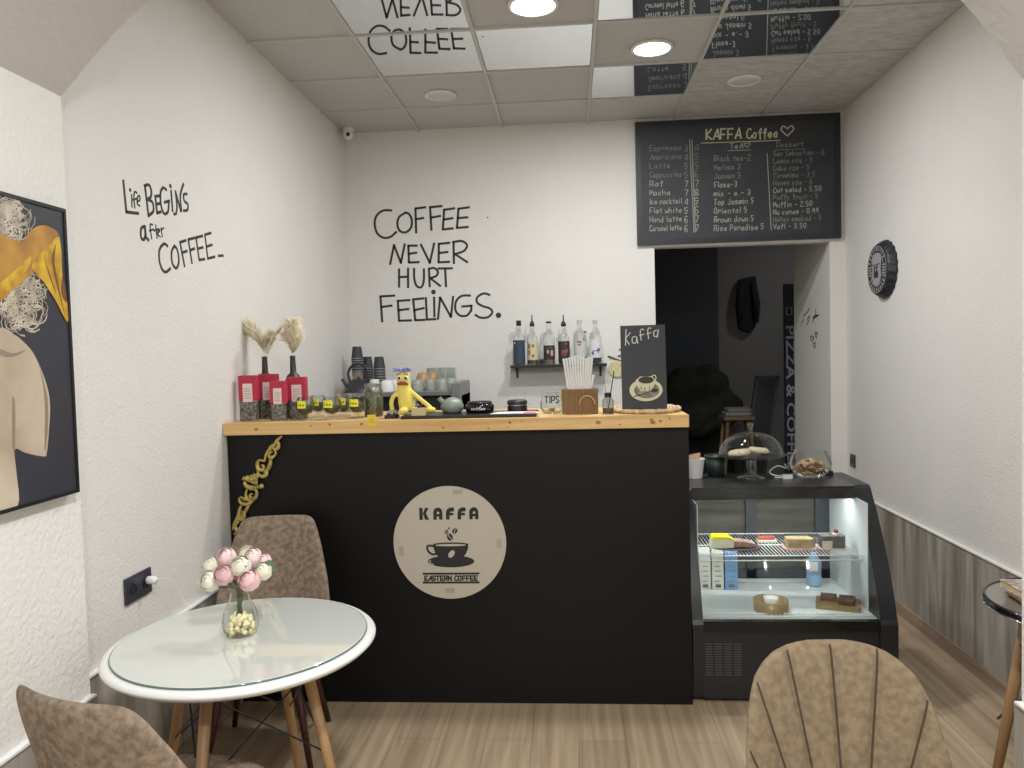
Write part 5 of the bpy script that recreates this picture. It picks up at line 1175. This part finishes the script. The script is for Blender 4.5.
syrup(549.2, 321, (M('syrup_amber', (136, 116, 92), .3), .12), M('black_label', (40, 40, 44), .6), 'lip', YS, 'syrup bottle with black label and pink flower, third from left', 11.4, (.12, .44), (M('motif_pink', (196, 150, 144), .7), ((.5, .27, .25, .06), (-.2, .3, .2, .04), (0, .38, .6, .012))))
syrup(564, 323, (M('syrup_dark', (70, 66, 66), .3), .12), M('plum_label', (54, 44, 50), .6), 'pourer', YS, 'syrup bottle with plum label and black pourer, centre right', 11.6, (.08, .56), (RM, ((0, .28, .4, .06), (.5, .33, .2, .04), (.4, .5, .2, .02))))
syrup(580, 320, None, M('pale_label', (196, 196, 190), .6), 'clear', YS, 'clear bottle with red cross label behind the straws', 12.6, (.16, .52), (RM, ((-.1, .50, .35, .02), (-.1, .44, .25, .015))))
syrup(595.5, 320, (M('syrup_slate', (60, 64, 74), .3), .13), M('white_label', (214, 214, 216), .6), 'clear', YS, 'clear bottle with violet lavender label, rightmost on the shelf', 11.8, (.14, .56), (PM, ((0, .27, .5, .035), (.5, .32, .25, .03), (-.5, .24, .2, .03))))
syrup(541.5, 338, (M('syrup_dark', (70, 66, 66), .3), .2), M('clear_label', (190, 192, 190), .5), 'clear', YB - .035, 'short clear bottle at the back between the left bottles', 6, (.3, .5))
syrup(585.5, 331, None, M('clear_label', (190, 192, 190), .5), 'lip', YB - .035, 'clear bottle at the back between the two right ones', 6, (.3, .5))
# round wall ornament with twigs
t = thing('wall_ornament', 'pale round straw ornament with dark twigs beside the shelf', 'ornament', (at(617, 369, y=YB).x, YB - .01, at(617, 369, y=YB).z))
c = at(617, 369, y=YB - .004); r = 8.5 * mpp(YB)
b = nb(); lathe(b, [(r, 0), (r, -.010), (r * .85, -.014), (0, -.012)], (c.x, YB - .0005, c.z), 32, axis='y'); obj('disc', b, M('straw_disc', (206, 194, 150), .8, vary=.1, scale=60), t)
b = nb(); tube(b, [at(608, 356, y=YB - .008), at(621, 361, y=YB - .008)], .005, 6); tube(b, [at(619, 349, y=YB - .008), at(626, 351, y=YB - .008)], .004, 6); tube(b, [at(618, 356, y=YB - .008), at(626, 354, y=YB - .008)], .004, 6); obj('twig', b, M('twig_dark', (70, 66, 60), .8), t)

# ------------------------------------------------------------------ table with flowers
TX, TY, TR, TH = -.985, 2.205, .385, .75
tb = thing('round_table', 'round white cafe table with glass top on splayed wooden legs', 'table', (TX, TY, 0))
b = nb(); lathe(b, [(0, TH - .030), (TR - .04, TH - .030), (TR - .012, TH - .026), (TR, TH - .014), (TR, TH - .008), (TR - .008, TH - .0005), (TR - .02, TH), (0, TH)], (TX, TY, 0), 96); obj('tabletop', b, WHITEG, tb, smooth=True)
b = nb(); lathe(b, [(0, TH), (TR - .030, TH), (TR - .028, TH + .001), (TR - .028, TH + .0055), (TR - .030, TH + .0065), (0, TH + .0065)], (TX, TY, 0), 96)
gm = M('table_glass', (204, 206, 199), .04, coat=1); gt = obj('glass_top', b, gm, tb)
b = nb(); tube(b, [(TX + (TR - .0275) * math.cos(2 * PI * i / 96), TY + (TR - .0275) * math.sin(2 * PI * i / 96), TH + .003) for i in range(96)], .0026, 6, closed=True)
obj('glass_edge', b, M('glass_edge_green', (92, 112, 106), .1), gt, smooth=True)
for a in (83, 173, 263, 353):
    ca, sa = math.cos(math.radians(a)), math.sin(math.radians(a)); b = nb()
    tube(b, [(TX + ca * .185, TY + sa * .185, TH - .03), (TX + ca * .265, TY + sa * .265, .35), (TX + ca * .345, TY + sa * .345, 0)], [.017, .015, .010], 14); obj('leg', b, LEGW, tb, smooth=True)
b = nb()
for a in (83, 173, 263, 353):
    ca, sa = math.cos(math.radians(a)), math.sin(math.radians(a)); cb_, sb_ = math.cos(math.radians(a + 90)), math.sin(math.radians(a + 90))
    P1 = lambda c__, s__, z: Vector((TX + c__ * (.185 + (.72 - z) * .225), TY + s__ * (.185 + (.72 - z) * .225), z))
    tube(b, [P1(ca, sa, .66), P1(cb_, sb_, .42)], .0028, 6); tube(b, [P1(ca, sa, .42), P1(cb_, sb_, .66)], .0028, 6)
    tube(b, [(TX, TY, .70), P1(ca, sa, .66)], .005, 6)
lathe(b, [(.09, TH - .036), (.09, TH - .030)], (TX, TY, 0), 24)
obj('wire_brace', b, BLACKM, tb)
# vase
vp = at(241, 634, z=TH + .0068); k_ = mpp(vp.y)
va = thing('flower_vase', 'clear glass vase of pink and white peonies on the table', 'vase', vp)
vprof = [(0, .001), (14 * k_, 0), (17.5 * k_, 5 * k_), (19 * k_, 14 * k_), (17 * k_, 24 * k_), (12 * k_, 34 * k_), (9.5 * k_, 42 * k_), (10.5 * k_, 50 * k_), (13.5 * k_, 56 * k_)]
vprof = [(r * .98, z) for r, z in vprof]
b = nb(); lathe(b, vprof, vp, 36, cap=False); obj('vase_glass', b, glass('vase_glass', (244, 246, 242), .13, .14), va, smooth=True)
b = nb(); rnd = random.Random(4)
for i in range(130):
    a = rnd.uniform(0, 6.28); z = rnd.uniform(2.5, 21) * k_; r = rnd.uniform(3, 14) * k_ * (1 - .2 * z / (18 * k_)); ball(b, vp + Vector((r * math.cos(a), r * math.sin(a), z)), rnd.uniform(.0055, .0085), n=8, m=5)
o = obj('cream_pebbles', b, M('pebble', (244, 232, 190), .5, vary=.1, scale=40), va, smooth=True); o['kind'] = 'stuff'
PK = M('peony_pink', (232, 200, 200), .75, col2=(240, 218, 214), scale=30); WH = M('peony_white', (234, 230, 208), .7, col2=(240, 238, 224), scale=30); PKD = M('peony_deep_pink', (224, 178, 182), .75, col2=(236, 202, 202), scale=30)
GR = M('leaf_green', (88, 108, 74), .7); STG2 = M('stem_green', (78, 84, 56), .7)
def peony(c, r, mt, label, seed):
    b = nb(); rnd = random.Random(seed); c = Vector(c); ax = Vector((rnd.uniform(-.25, .25), -.80, .52 + rnd.uniform(-.15, .2))).normalized()
    ball(b, c, r * .70, n=14, m=8)
    for ring, (cnt, rad, tilt, ps) in enumerate(((3, .30, .25, .62), (5, .55, .55, .72), (7, .78, .95, .80), (8, .92, 1.45, .85))):
        for j in range(cnt):
            a = 2 * PI * (j + ring * .4) / cnt + rnd.uniform(-.15, .15)
            d = Matrix.Rotation(a, 3, ax) @ (Matrix.Rotation(tilt, 3, ax.orthogonal()) @ ax)
            side = d.cross(ax).normalized(); up = side.cross(d).normalized(); g = []
            for u in range(5):
                row = []
                for v in range(5):
                    uu, vv = (u / 4 - .5) * 2, (v / 4 - .5) * 2; sc2 = 1 - .25 * vv * vv
                    q = c + (d + side * uu * ps * .62 * sc2 + up * vv * ps * .6).normalized() * r * (.70 + .085 * ring + .05 * (1 - uu * uu) + (.11 if v == 4 else (.03 if v == 3 else 0)))
                    row.append(b.verts.new(q))
                g.append(row)
            for u in range(4):
                for v in range(4): b.faces.new((g[u][v], g[u + 1][v], g[u + 1][v + 1], g[u][v + 1]))
    t = thing('peony_flower', label, 'flower', vp + Vector((0, 0, .05)), 0, 'peonies in the glass vase')
    o = obj('bloom', b, mt, t, smooth=True)
    b = nb(); tube(b, smooth_path([vp + Vector((rnd.uniform(-.01, .01), rnd.uniform(-.01, .01), .055)), vp + Vector((rnd.uniform(-.012, .012), rnd.uniform(-.012, .012), .135)), c - Vector((0, 0, r * .6))], 5), .0022, 6); obj('stem', b, STG2, t, smooth=True)
fl = [(211, 565, 7.5, WH, 'white peony at the upper left of the bouquet', .03), (227, 557.5, 8.5, PK, 'pink peony at the upper left of the bouquet, back row', .045), (247.5, 554.5, 7.5, WH, 'white peony at the very top, mostly hidden', .06),
      (253, 557.5, 8.5, PK, 'pink peony at the top right of the bouquet', .045), (264.5, 560.5, 6, PK, 'small pink peony at the far right', .04), (241, 566.5, 9.2, WH, 'white peony in the middle of the bouquet', .0),
      (224.5, 575.5, 9.0, PKD, 'deep pink peony left of centre, front row', -.015), (210.5, 581, 9.5, WH, 'white peony at the lower left of the bouquet', .0), (249.7, 581, 9.6, PKD, 'deep pink peony at the lower front of the bouquet', -.02), (263.3, 571.5, 8, WH, 'white peony at the right of the bouquet', .01)]
for i, (x_, y_, r, mt, lb, dy) in enumerate(fl):
    c = at(x_, y_, y=vp.y + dy); peony(c, r * 1.17 * mpp(c.y), mt, lb, i)
b = nb()
for (x_, y_, a) in ((272, 570, .2), (270, 563, -.2), (230, 585, 2.6), (238, 584, 1.8)):
    c = at(x_, y_, y=vp.y + .01); U = Vector((math.cos(a), 0, math.sin(a))); V = Vector((-math.sin(a), .3, math.cos(a)))
    prism(b, [c - U * .018, c - U * .005 + V * .008, c + U * .012 + V * .005, c + U * .02, c + U * .008 - V * .007, c - U * .008 - V * .007], lambda p, k: p + Vector((0, .001 * k, 0)))
    tube(b, [c, vp + Vector((0, 0, .15))], .001, 4)
rnd = random.Random(9)
obj('leaf', b, GR, va)
b = nb()
for i in range(26):
    c = at(rnd.uniform(231, 258), rnd.uniform(566, 584), y=vp.y - .005 + rnd.uniform(-.015, .015)); ball(b, c, .0035, n=6, m=4); 
    if i % 2 == 0: tube(b, [c, vp + Vector((0, 0, .15))], .0008, 4)
obj('filler_blossom', b, M('lilac_bits', (150, 120, 136), .8), va)

# ------------------------------------------------------------------ chairs
def shell_outline(kind):
    tab = {'round': [(0, .045), (.004, .075), (.010, .105), (.022, .138), (.04, .165), (.066, .190), (.10, .205), (.139, .217), (.22, .230), (.32, .240), (.47, .236)],
           'flat': [(0, .112), (.003, .130), (.010, .146), (.022, .157), (.05, .170), (.12, .192), (.25, .224), (.36, .240), (.48, .235)]}[kind]
    def f(d):
        for (a, wa), (c, wc) in zip(tab, tab[1:]):
            if d <= c: return wa + (wc - wa) * (d - a) / (c - a)
        return tab[-1][1]
    return f
def make_chair(label, group, loc, rz, kind, fabric, legm, seams, top=.86, wrap=.11, lean=.11, wide=1.0):
    ch = thing('upholstered_chair', label, 'chair', loc, rz, group)
    ow = shell_outline(kind); z0_ = .40; Hh = top - z0_; NU, NV = (150, 60) if seams else (72, 40); T_ = .046
    def pt(s, t, side):
        w_ = max(ow(Hh * (1 - t)) * wide, .004); z = z0_ + Hh * t; x = w_ * s
        y = .185 + lean * t - wrap * (abs(x) / .245) ** 2.2 * (1 - .35 * t) 
        bl = max(0, (1 - abs(s) ** 10)) ** .5 * max(0, (1 - t ** 14)) ** .5
        bl = max(bl, .12)
        if side < 0 and seams:
            for k in seams:
                d = abs(x - k * (z - .12)); bl *= 1 - .40 * math.exp(-(d / .010) ** 2)
            
        return Vector((x, y + side * T_ / 2 * bl, z))
    b = nb(); G = {}
    for side in (-1, 1):
        for i in range(NU + 1):
            for j in range(NV + 1):
                s = i / NU * 2 - 1; t = 1 - (1 - j / NV) ** 1.9
                s = math.copysign(1 - (1 - abs(s)) ** 1.3, s) if not seams else s
                if i in (0, NU) or j == NV or j == 0:
                    if side == 1 and (i in (0, NU) or j == NV): 
                        pass
                G[side, i, j] = b.verts.new(pt(s, t, side))
        for i in range(NU):
            for j in range(NV): b.faces.new((G[side, i, j], G[side, i + 1, j], G[side, i + 1, j + 1], G[side, i, j + 1]))
    rim = [(0, j) for j in range(NV + 1)] + [(i, NV) for i in range(1, NU + 1)] + [(NU, j) for j in range(NV - 1, -1, -1)] + [(i, 0) for i in range(NU - 1, 0, -1)]
    for a, c in zip(rim, rim[1:] + rim[:1]): b.faces.new((G[-1, a[0], a[1]], G[1, a[0], a[1]], G[1, c[0], c[1]], G[-1, c[0], c[1]]))
    obj('backrest', b, fabric, ch, smooth=True, local=True)
    if seams:
        for k in seams:
            b = nb(); path = []
            for q in range(2, 60):
                t = q / 60; z = z0_ + Hh * t; x = k * (z - .12); w_ = ow(Hh * (1 - t))
                if abs(x) > w_ * .985: continue
                p = pt(x / w_, t, -1); path.append(p + Vector((0, -.0012, 0)))
            if len(path) > 2: tube(b, path, .0026, 6); obj('seam', b, SEAM, ch, smooth=True, local=True)
    b = nb()
    n_ = 48; rings = []
    for (f, z) in ((.0, .385), (.82, .385), (.95, .395), (1, .42), (1, .445), (.95, .47), (.80, .482), (0, .485)):
        if f == 0: rings.append([b.verts.new((0, -.01, z))])
        else: rings.append([b.verts.new((.245 * f * math.copysign(abs(math.cos(a)) ** .8, math.cos(a)), -.01 + .225 * f * math.copysign(abs(math.sin(a)) ** .8, math.sin(a)), z)) for a in [2 * PI * i / n_ for i in range(n_)]])
    for A, B in zip(rings, rings[1:]):
        for i in range(n_):
            q = [A[i % len(A)], A[(i + 1) % n_ % len(A)], B[(i + 1) % n_ % len(B)], B[i % len(B)]]; u = []
            for v in q:
                if v not in u: u.append(v)
            if len(u) > 2: b.faces.new(u)
    obj('seat', b, fabric, ch, smooth=True, local=True)
    for sx_ in (-1, 1):
        for sy_ in (-1, 1):
            b = nb(); tube(b, [(sx_ * .13, sy_ * .12, .392), (sx_ * .20, sy_ * .20, 0)], [.019, .011], 12); obj('leg', b, legm, ch, smooth=True, local=True)
    b = nb()
    for s in (-1, 1):
        tube(b, [(s * .15, -.142, .30), (s * .15, .142, .30)], .005, 6); tube(b, [(-.15, s * .142, .30), (.15, s * .142, .30)], .005, 6)
        tube(b, [(s * .15, -.142, .30), (0, 0, .385)], .004, 6); tube(b, [(s * .15, .142, .30), (0, 0, .385)], .004, 6)
    obj('wire_brace', b, BLACKM, ch, local=True)
    return ch
make_chair('taupe velvet shell chair with fan seams, in the right foreground', 'velvet shell chairs', (.622, 1.64, 0), math.radians(2), 'round', VELVET, LEGR, [-.56, -.425, -.285, -.141, .010, .16, .33, .48], top=.85)
make_chair('brown velvet chair between the white table and the counter', 'brown velvet chairs at the white table', (-1.25, 3.00, 0), math.radians(8), 'flat', VELVET2, LEGR, None, top=.888)
make_chair('brown velvet chair in the lower left corner, back turned', 'brown velvet chairs at the white table', (-1.022, 1.835, 0), math.radians(180 - 19), 'flat', VELVET2, LEGR, None, top=.860, wide=1.16)

# ------------------------------------------------------------------ right hand table behind the pier
RX, RY, RR = 1.585, 2.50, .275
t = thing('glass_table', 'round dark glass table edged in black, right behind the pier', 'table', (RX, RY, 0))
b = nb(); lathe(b, [(0, .742), (RR - .003, .742), (RR - .003, .750), (0, .750)], (RX, RY, 0), 72); obj('tabletop', b, M('smoked_glass', (124, 118, 108), .05), t)
b = nb(); lathe(b, [(RR - .004, .728), (RR, .726), (RR + .006, .732), (RR + .006, .750), (RR, .755), (RR - .004, .751)], (RX, RY, 0), 72, cap=False); obj('rim', b, BLACKG, t, smooth=True)
b = nb(); tube(b, [(RX + (RR + .006) * math.cos(2 * PI * i / 90), RY + (RR + .006) * math.sin(2 * PI * i / 90), .731) for i in range(90)], .0022, 6, closed=True); obj('chrome_edge', b, CHROME, t, smooth=True)
for a in (45, 135, 225, 315):
    ca, sa = math.cos(math.radians(a)), math.sin(math.radians(a)); b = nb(); tube(b, [(RX + ca * .15, RY + sa * .15, .742), (RX + ca * .27, RY + sa * .27, 0)], [.022, .014], 12); obj('leg', b, LEGW, t, smooth=True)
b = nb(); 
for a in (45, 135, 225, 315):
    ca, sa = math.cos(math.radians(a)), math.sin(math.radians(a)); cb_, sb_ = math.cos(math.radians(a + 90)), math.sin(math.radians(a + 90))
    tube(b, [(RX + ca * .19, RY + sa * .19, .60), (RX + cb_ * .25, RY + sb_ * .25, .30)], .004, 6)
obj('wire_brace', b, BLACKM, t)
for k, (mt, dx, lb, dd) in enumerate(((M('wine_book', (92, 44, 50), .5), 0, 'thin dark red book on the right-hand glass table', 0), (M('cream_book', (206, 190, 160), .6), -.012, 'cream patterned box lying on top of the red book', .003))):
    p = at(1000, 604, z=.755); h0 = .7555 + k * .0235
    t2 = thing('book', lb, 'book', (p.x + .175 + dx, p.y + .0, h0), math.radians(-6 + 4 * k), 'books on the glass table')
    b = nb(); box(b, -.11, .11, -.10, .10, .003, .020); obj('pages', b, M('page_edge', (196, 172, 132), .8), t2, local=True)
    b = nb(); box(b, -.112, .112, -.102, .102, 0, .003); box(b, -.112, .112, -.102, .102, .020, .023); obj('cover', b, mt if k == 0 else M('printed_cover', (206, 196, 180), .6, col2=(120, 104, 96), scale=60), t2, local=True)
